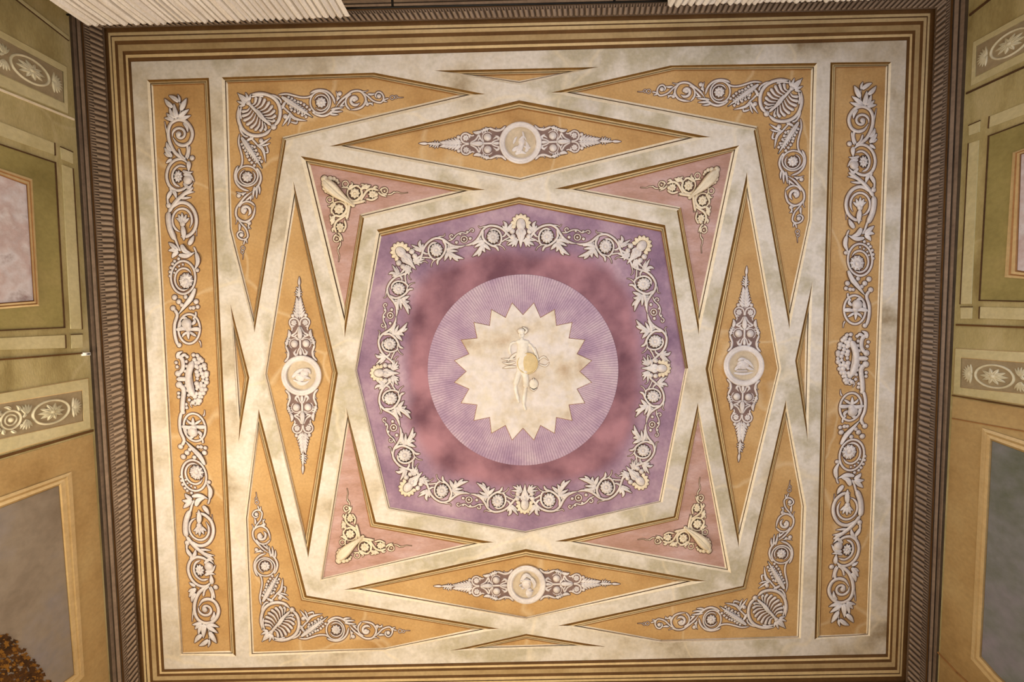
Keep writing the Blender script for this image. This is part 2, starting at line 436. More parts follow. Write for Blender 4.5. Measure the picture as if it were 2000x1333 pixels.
# ceiling: the flat strapwork with real openings for the coffers, and the slab above
mb = MB()
loops = [QW] + [c[1] for c in COFFERS]
V = [[P(x, y, 0) for x, y in lp] for lp in loops]
tri = geometry.tessellate_polygon([[Vector((v.x, v.y, 0)) for v in lp] for lp in V])
flat = [v for lp in V for v in lp]
mb.add(flat, [tuple(t) for t in tri])
for lp in loops[1:]:
    a = [P(x, y, 0) for x, y in lp]; b = [Vector((v.x, v.y, H + 0.05)) for v in a]; n = len(a)
    mb.add(a + b, [(i, n + i, n + (i + 1) % n, (i + 1) % n) for i in range(n)])
big = [Vector((p.x * 1.02, p.y * 1.02, 0)) for p in KC]
prism(mb, [Vector((v.x, v.y, H + 0.06)) for v in big], [Vector((v.x, v.y, H + 0.16)) for v in big])
CEIL = tag(mb.build('ceiling', M['strap']), kind='structure')

# stepped painted border round the strapwork
FR = [0, .10, .15, .28, .42, .63, .76, .86, 1.0]
HH = [.045, .047, .040, .044, .030, .026, .014, .012, -0.002]
MI = [0, 1, 0, 2, 3, 2, 0, 2]
def lerp(a, b, t): return (a[0] + (b[0] - a[0]) * t, a[1] + (b[1] - a[1]) * t)
mb = MB()
for k in range(4):
    k2 = (k + 1) % 4
    for i in range(8):
        t0, t1 = FR[i], FR[i + 1]
        q = [P(*lerp(QG[k], QW[k], t0), HH[i]), P(*lerp(QG[k2], QW[k2], t0), HH[i]), P(*lerp(QG[k2], QW[k2], t1), HH[i + 1]), P(*lerp(QG[k], QW[k], t1), HH[i + 1])]
        mb.add(q, [(0, 1, 2, 3)], MI[i])
    q = [P(*QG[k], .045), P(*QG[k2], .045), P(*QW[k2], -.055), P(*QW[k], -.055), P(*QG[k], -.055), P(*QG[k2], -.055)]
    mb.add(q, [(0, 1, 5, 4), (2, 3, 4, 5)], 1)
TB = mb.build('trim_5', [M['tan'], M['line'], M['umber_deep'], M['ochre_stripe']])
tag(TB, kind='structure')

# cornice on the four sides: base run, gadroon band, dark outer mouldings
def side_pts(Q, k): return Q[k], Q[(k + 1) % 4]
COR = [(QG, .046, 0), (QG2, .052, 0), (QG2, .085, 1), (QR, .12, 1)]
for k, nm in enumerate(('trim_1', 'trim_2', 'trim_3', 'trim_4')):
    mb = MB()
    a0, a1 = side_pts(QG, k); b0, b1 = side_pts(QG2, k); c0, c1 = side_pts(QR, k); e0, e1 = side_pts(QE, k)
    prof = [(a0, a1, .046), (b0, b1, .052), (b0, b1, .075), (c0, c1, .12)]
    ms = [0, 3, 3]
    # outer mouldings between QR and QE
    steps = [(0, .12), (.12, .135), (.2, .125), (.45, .14), (.55, .13), (.8, .155), (1.0, HE)]
    sm = [0, 1, 2, 1, 2, 1]
    rows = [(p[0], p[1], p[2]) for p in prof] + [(lerp(c0, e0, t), lerp(c1, e1, t), h) for t, h in steps[1:]]
    ms += sm
    for i in range(len(rows) - 1):
        r0, r1 = rows[i], rows[i + 1]
        mb.add([P(*r0[0], r0[2]), P(*r0[1], r0[2]), P(*r1[1], r1[2]), P(*r1[0], r1[2])], [(0, 1, 2, 3)], ms[i])
    # closed body behind
    mb.add([P(*a0, .046), P(*a1, .046), P(*a1, -.05), P(*a0, -.05)], [(0, 1, 2, 3)], 1)
    co = tag(mb.build(nm, [M['umber_deep'], M['cornice_dark'], M['cornice'], M['cornice_groove']]), kind='structure')
    # gadroons
    g = MB()
    L0 = math.hypot(b1[0] - b0[0], b1[1] - b0[1]); n = int(L0 / 10.6)
    for i in range(n + 1):
        t = (i + 0.3) / (n + 0.6)
        p, q = lerp(b0, b1, t), lerp(c0, c1, t)
        du = ((b1[0] - b0[0]) / L0, (b1[1] - b0[1]) / L0)
        def T(x, y, h, p=p, q=q, du=du):
            pp = lerp(p, q, x / 42.0); x = x / 42.0
            return P(pp[0] + du[0] * y, pp[1] + du[1] * y, .078 + .042 * x + h * S)
        jit = random.uniform(-.4, .4)
        sweep(g, [(3.0, jit), (13, jit + .2), (26, jit), (30, jit)], 8.6, 4.0, T, 's')
        sweep(g, [(27.5, jit - 2.5), (41, jit - 2.5)], 3.4, 2.4, T, 's')
        sweep(g, [(25, jit + 2.7), (41, jit + 2.7)], 3.4, 2.4, T, 's')
    g.build('gadroon_band', M['cornice_rib'], co, smooth=True)['label'] = 'band of worn rounded flutes'

# ------------------------------------------------------------------ coffer panels
DPROF = [(0, 0.0), (.36, -.016), (.56, -.010), (.64, -.020), (.84, -.013), (1, -REC)]
DM = [0, 1, 2, 1, 3]
LPROF = [(0, 0.0), (.52, -.012), (.68, -.022), (1, -REC)]
LM = [4, 2, 4]
PL = {
 'left strip': 'long ochre coffer panel down the left edge, cream and umber moulding',
 'right strip': 'long ochre coffer panel down the right edge, cream and umber moulding',
 'upper left corner': 'large ochre corner coffer around the shell at the upper left',
 'upper right corner': 'large ochre corner coffer around the shell at the upper right',
 'lower left corner': 'large bright ochre corner coffer around the shell at the lower left',
 'lower right corner': 'large ochre corner coffer around the shell at the lower right',
 'upper diamond': 'flat wide ochre diamond coffer above the violet centre, below the pleated curtains',
 'lower diamond': 'flat wide golden ochre diamond coffer below the violet centre, helmeted head medallion in it',
 'left diamond': 'tall narrow ochre diamond coffer left of the violet centre',
 'right diamond': 'tall narrow ochre diamond coffer right of the violet centre',
 'central octagon': 'violet eight-sided central coffer with darker mauve middle',
 'upper left triangle': 'rose pink arrow-shaped coffer at the upper left of the violet centre',
 'upper right triangle': 'rose pink arrow-shaped coffer at the upper right of the violet centre',
 'lower left triangle': 'rose pink arrow-shaped coffer at the lower left of the violet centre',
 'lower right triangle': 'rose pink arrow-shaped coffer at the lower right of the violet centre',
 'top sliver': 'tiny flat ochre triangle coffer at the top middle edge, pointing down',
 'bottom sliver': 'tiny flat ochre triangle coffer at the bottom middle edge, pointing up',
 'left sliver': 'tiny thin ochre triangle coffer left of the left diamond',
 'right sliver': 'tiny thin ochre triangle coffer right of the right diamond',
}
SUNC = (1021.5, 723.0)
for nm, hole, fld, st, col in COFFERS:
    cx = sum(p[0] for p in fld) / len(fld); cy = sum(p[1] for p in fld) / len(fld)
    if col == 'violet': cx, cy = SUNC
    t = thing('coffer_panel', PL[nm], 'ceiling panel', P(cx, cy, -REC), 'recessed coffer panels of the ceiling')
    mb = MB()
    n = len(fld)
    a = [P(x, y, -REC) for x, y in fld]; b = [Vector((v.x, v.y, H + REC + .012)) for v in a]
    tr = geometry.tessellate_polygon([[Vector((v.x, v.y, 0)) for v in a]])
    mb.add(a + b, [tuple(q) for q in tr] + [tuple(n + i for i in q[::-1]) for q in tr] + [(i, n + i, n + (i + 1) % n, (i + 1) % n) for i in range(n)])
    mb.build('field', M[col], t)
    mo = MB()
    for i in range(n):
        j = (i + 1) % n
        pr, mm = (DPROF, DM) if st[i] == 'D' else (LPROF, LM)
        for q in range(len(pr) - 1):
            (t0, h0), (t1, h1) = pr[q], pr[q + 1]
            mo.add([P(*lerp(hole[i], fld[i], t0), h0), P(*lerp(hole[j], fld[j], t0), h0), P(*lerp(hole[j], fld[j], t1), h1), P(*lerp(hole[i], fld[i], t1), h1)], [(0, 1, 2, 3)], mm[q])
        mo.add([P(*hole[i], 0), P(*hole[j], 0), P(*fld[j], -REC), P(*fld[i], -REC)] + [P(*hole[i], -REC - .01), P(*hole[j], -REC - .01), P(*fld[j], -REC - .01), P(*fld[i], -REC - .01)], [(4, 5, 6, 7), (0, 1, 5, 4), (2, 3, 7, 6)], 2)
    mo.build('moulding', [M['dark'], M['tan'], M['line'], M['brown'], M['cream']], t)

# ================================================================== STRIP ORNAMENTS
def A(*p): return list(p)
def tr_(ox, oy, s):
    return lambda x, y: (ox + x / s, oy + y / s)
# tracing units: pixel * 5.125 from (300,170) of the left strip
STRIP = [
 ('leaf_spray', 'relief', [('l', A((250,150),(200,108),(150,85)), 45), ('l', A((190,205),(145,165),(108,115)), 46), ('l', A((262,152),(256,110),(240,72)), 26),
   ('l', A((272,235),(300,170),(332,112)), 56), ('l', A((230,312),(215,250),(203,165)), 54), ('l', A((235,312),(180,270),(158,198)), 42), ('l', A((245,305),(300,262),(356,222)), 50),
   ('l', A((245,314),(310,308),(374,285)), 46), ('l', A((200,332),(150,318),(106,310)), 36), ('l', A((200,322),(158,292),(128,262)), 36), ('s', A((235,312),(268,245),(262,150)), 12)]),
 ('scroll', 'relief', [('s', A((350,765),(270,705),(205,645),(160,550),(146,450),(172,368),(240,328),(312,342),(368,402),(388,475),(362,552),(300,585),(235,565),(192,505)), 30),
   ('t', A((145,500),(125,420),(110,345)), 22), ('s', A((250,615),(272,680),(322,725)), 18), ('s', A((332,570),(342,640),(320,712)), 22), ('s', A((362,590),(352,680),(332,722)), 16), ('d', 385, 712, 27)]),
 ('rosette', 'relief', [('p', 262, 475, 78, 12, 160, 620, 30), ('d', 250, 472, 30), ('l', A((300,360),(332,400),(342,455)), 34)]),
 ('leaf', 'relief', [('l', A((182,702),(140,650),(106,605)), 46), ('l', A((178,645),(142,600),(128,550)), 42), ('l', A((182,722),(150,742),(124,765)), 34), ('l', A((182,690),(140,682),(104,662)), 36)]),
 ('scroll', 'relief', [('s', A((352,775),(290,722),(210,735),(150,802),(130,900),(160,990),(230,1035),(300,1020),(348,978)), 26), ('s', A((322,802),(260,788),(205,830),(186,900),(210,970),(262,1000)), 20), ('l', A((348,745),(352,790),(350,850)), 46)]),
 ('bird_head', 'relief', [('d', 342, 930, 48, 52), ('l', A((300,880),(360,885),(408,950)), 40), ('l', A((300,965),(350,1008),(395,960)), 34), ('r', 245, 895, 48, 9, 66), ('l', A((290,840),(340,860),(395,850)), 34)]),
 ('scroll', 'relief', [('s', A((160,1005),(178,1060),(140,1120),(152,1200)), 20), ('l', A((190,1030),(215,1070),(228,1118)), 38), ('l', A((178,1040),(150,1090),(134,1140)), 42), ('s', A((150,1260),(185,1200),(240,1130),(330,1052),(398,1008)), 34),
   ('l', A((292,1085),(345,1060),(410,1050)), 28), ('l', A((262,1115),(320,1112),(380,1105)), 26), ('d', 150, 1185, 26, 30),
   ('s', A((185,1220),(225,1175),(285,1155),(355,1180),(408,1250),(428,1340),(408,1430),(345,1492),(270,1500)), 30), ('s', A((150,1250),(148,1332),(168,1432),(215,1535)), 46), ('s', circ(285,1335,98,118,12,100,400), 20), ('t', A((425,1320),(428,1400),(430,1492)), 14)]),
 ('shell_mask', 'relief', [('l', A((290,1375),(255,1330),(222,1312)), 28), ('l', A((290,1375),(262,1310),(245,1275)), 30), ('l', A((290,1375),(286,1300),(282,1258)), 30), ('l', A((292,1375),(315,1310),(330,1275)), 30), ('l', A((292,1375),(335,1330),(358,1312)), 28), ('d', 290, 1368, 30, 36), ('l', A((290,1395),(300,1470),(302,1540)), 52)]),
 ('leaf_spray', 'relief', [('l', A((245,1642),(190,1592),(148,1556)), 46), ('l', A((242,1642),(190,1632),(146,1640)), 44), ('l', A((245,1650),(205,1680),(184,1715)), 46), ('l', A((250,1682),(330,1692),(412,1655)), 46), ('l', A((278,1580),(312,1642),(380,1665)), 52), ('l', A((350,1582),(380,1535),(405,1485)), 48), ('s', A((210,1500),(240,1590),(268,1645)), 20), ('s', A((400,1600),(422,1650),(430,1725)), 16)]),
 ('scroll', 'relief', [('o', 295, 1907, 122, 26, 165), ('s', circ(300,1925,88,110,12,60,330), 18), ('l', A((425,1660),(442,1750),(408,1835)), 46), ('d', 437, 1835, 22)] +
   [('d', x, y + 1332, 17) for x, y in ((250,388),(210,412),(190,440),(172,478),(164,520),(164,560))] + [('d', x, y + 1332, 13) for x, y in ((292,446),(255,462),(222,492),(206,528))]),
 ('flower_head', 'relief', [('r', 325, 1940, 76, 10, 84), ('d', 315, 1950, 34)]),
 ('leaf_stalk', 'relief', [('l', A((415,2020),(375,2110),(310,2195),(245,2280)), 50), ('s', A((250,2270),(330,2190),(400,2120)), 14)] + [('d', x, y + 1332, r) for x, y, r in ((210,775,29),(252,818,28),(282,852,22),(320,770,24),(425,818,28),(398,880,22),(440,870,22),(368,882,19))]),
 ('scroll', 'relief', [('o', 355, 2422, 108, 26, 148), ('s', A((198,2218),(236,2282),(210,2382),(216,2502),(250,2605)), 28), ('d', 194, 2216, 28), ('s', A((390,2330),(420,2290),(420,2250)), 18), ('t', A((455,2540),(470,2570),(474,2608)), 20), ('d', 256, 2585, 26)]),
 ('horned_mask', 'relief', [('d', 330, 2372, 56, 58), ('l', A((340,2330),(300,2310),(275,2330)), 30), ('l', A((225,2432),(290,2420),(340,2440)), 44), ('l', A((470,2430),(410,2424),(340,2440)), 44), ('d', 345, 2415, 38), ('l', A((380,2380),(410,2350),(400,2310)), 34), ('l', A((345,2440),(345,2480),(350,2530)), 34), ('l', A((345,2450),(300,2480),(285,2510)), 26), ('l', A((350,2450),(400,2480),(430,2500)), 26), ('l', A((270,2350),(262,2390),(275,2420)), 26)]),
]
BASKET = [  # tracing units from (300,670)
 ('bowl', [('s', A((392,175),(352,290),(350,420),(402,552)), 58), ('s', A((372,200),(376,360),(412,540)), 20), ('s', A((225,362),(340,362)), 42)]),
 ('bracket', [('d', 245, 305, 34), ('s', A((250,312),(292,250),(286,160),(240,112)), 36), ('l', A((240,150),(245,100),(290,75)), 40), ('l', A((270,130),(310,110),(340,150)), 36)] + [('d', x, y, 19) for x, y in ((225,190),(235,235),(325,180),(328,228),(315,280),(335,130))]),
 ('bracket', [('d', 255, 422, 36), ('s', A((262,425),(300,475),(292,600),(288,730)), 42), ('p', 410, 620, 45, 8, 120, 500, 16)] + [('d', x, y, 19) for x, y in ((250,510),(252,548),(322,432),(336,482),(350,530),(356,580),(330,662),(325,625))]),
]
FRUIT = []
rf = random.Random(3)
for i in range(15):
    tt = i / 14.0; y = 110 + tt * 510; wd = 70 * math.sin(PI * (0.12 + 0.76 * tt))
    for x in (400 + 25 * math.sin(PI * tt) + wd * .15, 415 + 25 * math.sin(PI * tt) + wd * .65, 420 + 25 * math.sin(PI * tt) + wd * 1.15):
        FRUIT.append(('d', x + rf.uniform(-11, 11), y + rf.uniform(-14, 14), rf.uniform(18, 29)))
def strip_axis(y): return 343 + (y - 186) * 0.0545
def strip(label, top, bot, yb, su, sl, flip):
    def axis(y): return top[0] + (bot[0] - top[0]) * (y - top[1]) / (bot[1] - top[1])
    def upper(x, y):
        px, py = 300 + x / 5.125, 170 + y / 5.125
        u = (px - strip_axis(py)) * flip; yy = yb - (742 - py) * su
        return axis(yy) + u, yy
    def lower(x, y):
        px, py = 300 + x / 5.125, 170 + y / 5.125
        u = (px - strip_axis(py)) * flip; yy = yb + (742 - py) * sl
        return axis(yy) + u, yy
    def mid(x, y):
        px, py = 300 + x / 5.125, 670 + y / 5.125
        u = (px - strip_axis(py)) * flip; yy = yb - (742 - py) * .96
        return axis(yy) + u, yy
    t = thing('scroll_relief', label, 'ceiling ornament', P(axis(yb), yb, -REC))
    for f in (upper, lower):
        T = on_ceiling(f)
        for part, mt, els in STRIP: relief(t, part, els, 5.125, T, M[mt])
    T = on_ceiling(mid)
    b = None
    for part, els in BASKET: relief(t, part, els, 5.125, T, M['relief'])
    relief(t, 'fruit', FRUIT, 5.125, T, M['relief'])['kind'] = 'stuff'
strip('long scroll relief with central fruit basket in the left edge panel', (343, 186), (402, 1258), 742, 1.0, .937, 1)
strip('long scroll relief with central fruit basket in the right edge panel', (1690, 150), (1645, 1217), 702, .972, .937, -1)

# ================================================================== CORNER SHELL ORNAMENTS
# half of the figure in pixels relative to the outer corner; the other half swaps x and y
def E_(x, y): return ((x - 153) / 6.665, (y - 207) / 6.665)
def F_(x, y): return ((600 - 463) + x / 10.0, (150 - 181) + y / 10.0)
def conv(els, f, sc):
    out = []
    for e in els:
        e = list(e)
        if e[0] in 'sltc': e[1] = [f(*p) for p in e[1]]; e[2] /= sc
        elif e[0] == 'a': e[1] = f(*e[1]); e[2] = f(*e[2]); e[3] /= sc
        else:
            e[1], e[2] = f(e[1], e[2])
            if e[0] == 'p': e[3] /= sc; e[4] /= sc; e[7] /= sc
            elif e[0] == 'r': e[3] /= sc; e[5:] = [v / sc for v in e[5:]]
            else: e[3:] = [v / sc for v in e[3:]]
        out.append(tuple(e))
    return out
fan = []
for k_, (ex, ey) in enumerate(((402, 262), (462, 262), (522, 282), (578, 322), (620, 372), (650, 432), (662, 498), (648, 560))):
    sx_, sy_ = 345 + 29 * k_, 372 + 27 * k_
    fan.append(('c', A((sx_, sy_), ((sx_ + ex) / 2 + 14, (sy_ + ey) / 2 + 22), (ex, ey)), 46, 4.2))
CORNER_HALF = [
 ('shell', conv(fan + [('s', A((622,652),(692,575),(716,460),(688,345),(608,262),(480,222),(335,228)), 38), ('l', A((292,322),(240,270),(170,222)), 40), ('l', A((302,312),(285,260),(262,205)), 38), ('l', A((310,312),(322,270),(330,222)), 34), ('s', A((335,262),(420,245),(500,262)), 24)], E_, 6.665)),
 ('leaf_stalk', conv([('s', A((560,238),(650,252),(716,300),(728,350)), 22), ('a', (735,262), (1135,530), 92, 9), ('l', A((735,262),(900,372),(1140,532)), 60)] +
   [('d', x, y, 21) for x, y in ((825,268),(868,288),(905,312),(948,330),(985,342),(1028,366),(1064,396),(1102,430),(1152,466),(850,398),(862,434),(905,452),(952,474),(1002,502),(1052,524))] +
   [('l', A((832,462),(900,545),(1065,578)), 40), ('l', A((850,475),(800,560),(742,645)), 32), ('l', A((850,520),(832,590),(808,640)), 24), ('d', 782, 520, 32), ('s', A((728,372),(780,420),(835,472)), 22), ('l', A((852,590),(930,606),(935,558)), 26), ('l', A((740,420),(770,350),(800,340)), 36), ('s', A((690,238),(800,226),(900,250),(1000,272),(1100,262),(1185,198)), 22)], E_, 6.665)),
 ('scroll', conv([('s', A((60,330),(150,282),(270,262),(400,295),(505,400),(552,540)), 36), ('o', 258, 502, 196, 40, 212), ('s', circ(275,510,142,148,12,200,500), 24)], F_, 10)),
 ('rosette', conv([('r', 275, 505, 112, 9), ('d', 275, 500, 52)], F_, 10)),
 ('leaf', conv([('s', A((120,715),(280,770),(420,735),(565,615)), 40), ('l', A((470,645),(590,625),(715,612)), 46), ('l', A((450,690),(580,690),(700,684)), 46), ('l', A((420,715),(520,745),(620,745)), 44), ('l', A((585,480),(605,400),(570,285)), 34), ('d', 640, 338, 46), ('d', 610, 420, 36)], F_, 10)),
 ('scroll', conv([('s', A((560,605),(650,480),(780,368),(905,288),(1050,290),(1132,380),(1150,480),(1085,590),(965,640),(845,655)), 36), ('s', A((845,655),(772,570),(758,470),(800,388),(870,345)), 32), ('l', A((640,592),(702,525),(745,460)), 38), ('l', A((648,582),(700,575),(752,560)), 28), ('t', A((1050,285),(1130,300),(1200,272)), 28)], F_, 10)),
 ('rosette', conv([('p', 935, 460, 112, 34, 30, 380, 60), ('d', 925, 450, 50)], F_, 10)),
 ('tendril', conv([('s', A((1085,300),(1195,390),(1300,480),(1445,512),(1502,425),(1462,332),(1390,308),(1340,368),(1368,432)), 30), ('d', 1410, 388, 48), ('l', A((1195,345),(1265,355),(1340,338)), 44), ('s', A((1150,420),(1190,525),(1300,520)), 24), ('d', 1180, 540, 42), ('l', A((1220,510),(1270,540),(1290,575)), 30),
   ('s', A((1460,505),(1530,450),(1600,432)), 26), ('l', A((1480,480),(1540,490),(1575,500)), 26), ('o', 1670, 415, 38, 14), ('o', 1742, 405, 28, 12), ('t', A((1765,410),(1820,418),(1890,412)), 14)], F_, 10)),
]
SP = conv([('s', A((285,325),(450,500),(600,640)), 34), ('d', 630, 655, 40), ('l', A((295,330),(225,275),(155,210)), 36), ('d', 300, 340, 34), ('l', A((400,430),(470,520),(560,620)), 60)], E_, 6.665)
def affine3(O, Ht, Vt, ch, cv):
    # canonical (0,0)->O, ch->Ht, cv->Vt
    det = ch[0] * cv[1] - ch[1] * cv[0]
    def f(x, y):
        a = (x * cv[1] - y * cv[0]) / det; b = (ch[0] * y - ch[1] * x) / det
        return O[0] + a * (Ht[0] - O[0]) + b * (Vt[0] - O[0]), O[1] + a * (Ht[1] - O[1]) + b * (Vt[1] - O[1])
    return f
for lab, O, Ht, Vt in (
  ('corner relief of grey shell and scrolls in the upper left ochre coffer', (463,181), (788,191), (488,512)),
  ('corner relief of grey shell and scrolls in the upper right ochre coffer', (1568,152), (1245,180), (1544,480)),
  ('corner relief of ivory shell and scrolls in the lower left ochre coffer', (511,1255), (801,1232), (512,957)),
  ('corner relief of shell and scrolls in the lower right ochre coffer', (1535,1229), (1245,1218), (1531,934))):
    f = affine3(O, Ht, Vt, (326, 11), (24, 331))
    t = thing('corner_relief', lab, 'ceiling ornament', P(*O, -REC), 'shell reliefs in the ochre corner coffers')
    T1 = on_ceiling(f); T2 = on_ceiling(lambda x, y, f=f: f(y, x))
    mbs = MB(); draw(mbs, SP, 1, T1); draw(mbs, CORNER_HALF[0][1], 1, T1); draw(mbs, CORNER_HALF[0][1], 1, T2)
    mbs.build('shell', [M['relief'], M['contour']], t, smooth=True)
    for part, els in CORNER_HALF[1:]:
        for T in (T1, T2): relief(t, part, els, 1, T, M['relief'])

# ================================================================== SMALL HORN ORNAMENTS IN THE ROSE COFFERS
def G_(x, y): return ((x - 190) / 6.665, (y - 160) / 6.665)
HORN = conv([('s', A((235,235),(330,320),(430,410),(570,520)), 118), ('s', A((280,290),(360,360),(470,450)), 40, 11 * 6.665 * 1.0 / 6.665)], G_, 6.665)
HORN = conv([('l', A((215,215),(300,300),(420,410),(600,540)), 150), ('s', A((480,470),(560,512),(620,560)), 44)], G_, 6.665)
RIM = conv([('d', x, y, r) for x, y, r in ((228,192,44),(300,192,36),(350,196,30),(388,218,26),(408,248,20))] , G_, 6.665)
HORN_HALF = [
 ('scroll', conv([('s', A((540,520),(640,508),(760,482)), 34), ('o', 622, 385, 98, 24), ('s', A((520,450),(570,485),(650,470),(712,400),(692,335)), 22), ('o', 500, 265, 38, 17), ('s', A((445,310),(530,312),(565,345)), 19), ('l', A((545,300),(590,270),(575,235)), 26), ('t', A((700,490),(750,480),(762,512)), 18), ('l', A((560,330),(620,290),(690,285)), 34)], G_, 6.665)),
 ('rosette', conv([('r', 622, 385, 72, 8)], G_, 6.665)),
 ('scroll', conv([('s', A((690,490),(735,420),(780,355),(850,325),(935,350)), 28), ('l', A((705,340),(740,290),(700,262)), 42), ('l', A((735,330),(770,280),(775,262)), 42), ('l', A((760,330),(800,295),(835,285)), 40), ('s', A((765,455),(850,472),(925,430)), 24), ('l', A((860,330),(890,300),(930,310)), 34)], G_, 6.665)),
 ('rosette', conv([('r', 852, 398, 58, 8), ('d', 900, 400, 30)], G_, 6.665)),
 ('tendril', conv([('o', 1010, 350, 40, 17), ('d', 1010, 355, 15), ('s', A((925,365),(975,402),(1045,402)), 18), ('l', A((935,385),(985,412),(1040,432)), 24), ('l', A((950,350),(980,320),(1010,325)), 22), ('s', A((1050,402),(1100,395),(1140,362)), 14), ('t', A((1095,388),(1170,368),(1230,385),(1312,375)), 14)], G_, 6.665)),
]
for lab, O, Ht, Vt in (
  ('small ivory horn and scroll relief in the upper left rose coffer', (628,344), (796,376), (665,513)),
  ('small ivory horn and scroll relief in the upper right rose coffer', (1405,326), (1251,366), (1367,496)),
  ('small ivory horn and scroll relief in the lower left rose coffer', (657,1101), (804,1067), (681,953)),
  ('small ivory horn and scroll relief in the lower right rose coffer', (1389,1081), (1246,1055), (1364,932))):
    f = affine3(O, Ht, Vt, (168, 32), (36, 169.5))
    t = thing('horn_relief', lab, 'ceiling ornament', P(*O, -REC), 'horn reliefs in the rose coffers')
    T1 = on_ceiling(f); T2 = on_ceiling(lambda x, y, f=f: f(y, x))
    relief(t, 'horn', HORN, 1, T1, M['relief_warm'])
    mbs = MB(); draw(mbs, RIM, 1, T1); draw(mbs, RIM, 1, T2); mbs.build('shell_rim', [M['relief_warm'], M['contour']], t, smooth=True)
    for part, els in HORN_HALF:
        for T in (T1, T2): relief(t, part, els, 1, T, M['relief_warm'])

# ================================================================== MEDALLIONS
# arm half: pixels from the medallion centre along the arm (x) and sideways (y >= 0 side, mirrored)
def K_(x, y): return ((x - 150) / 9.09, (515 - y) / 9.09)
ARM = [
 ('scroll', conv([('s', A((405,205),(470,268),(560,290),(640,264),(705,240)), 36), ('t', A((500,265),(560,262),(578,228)), 22), ('a', (700,240), (880,330), 90, 3), ('l', A((840,300),(920,320),(985,300)), 62), ('l', A((700,250),(770,268),(850,300)), 50),
   ('l', A((500,470),(540,400),(600,372)), 32), ('l', A((510,420),(570,400),(640,450)), 34), ('s', A((520,450),(600,470),(660,505)), 24), ('d', 540, 430, 20),
   ('s', A((790,500),(850,430),(880,345)), 26), ('s', A((878,345),(935,440),(1040,500)), 28), ('l', A((900,470),(870,420),(850,400)), 26), ('s', circ(728,405,92,92,12,200,420), 16)], K_, 9.09)),
 ('knob', conv([('d', 728, 405, 72), ('r', 728, 405, 60, 8)], K_, 9.09)),
 ('scroll', conv([('s', spiral(1105,402,104,60,100,-200), 26), ('s', A((960,360),(1010,372),(1050,340)), 24), ('s', A((1050,505),(1130,500),(1190,470)), 22)], K_, 9.09)),
 ('rosette', conv([('r', 1110, 408, 62, 7)], K_, 9.09)),
 ('palmette', conv([('d', 1240, 392, 34), ('l', A((1200,490),(1250,440),(1300,410)), 36)] + [('l', A((1220 + 50 * i, 505), (1268 + 50 * i, 455 + 6 * i), (1322 + 52 * i, 392 + 16 * i)), 46) for i in range(6)] +
   [('l', A((1590,508),(1610,480),(1608,445)), 24), ('l', A((1610,508),(1650,480),(1660,440)), 24), ('l', A((1660,508),(1690,482),(1700,462)), 24), ('l', A((1710,508),(1740,488),(1752,472)), 22)], K_, 9.09)),
]
AXIS = conv([('l', A((520,515),(580,515),(650,515)), 56), ('s', A((640,515),(730,515),(820,515)), 34), ('l', A((815,515),(920,515),(1050,515)), 92), ('l', A((1180,512),(1390,512),(1600,508)), 34), ('l', A((1560,505),(1700,500),(1810,495)), 50), ('l', A((1790,498),(1860,494),(1945,490)), 46)], K_, 9.09)
GROUND = [K_(x, y) for x, y in ((420,250),(500,300),(640,285),(760,300),(900,330),(990,360),(1110,320),(1200,370),(1290,410),(1500,460),(1600,500))]
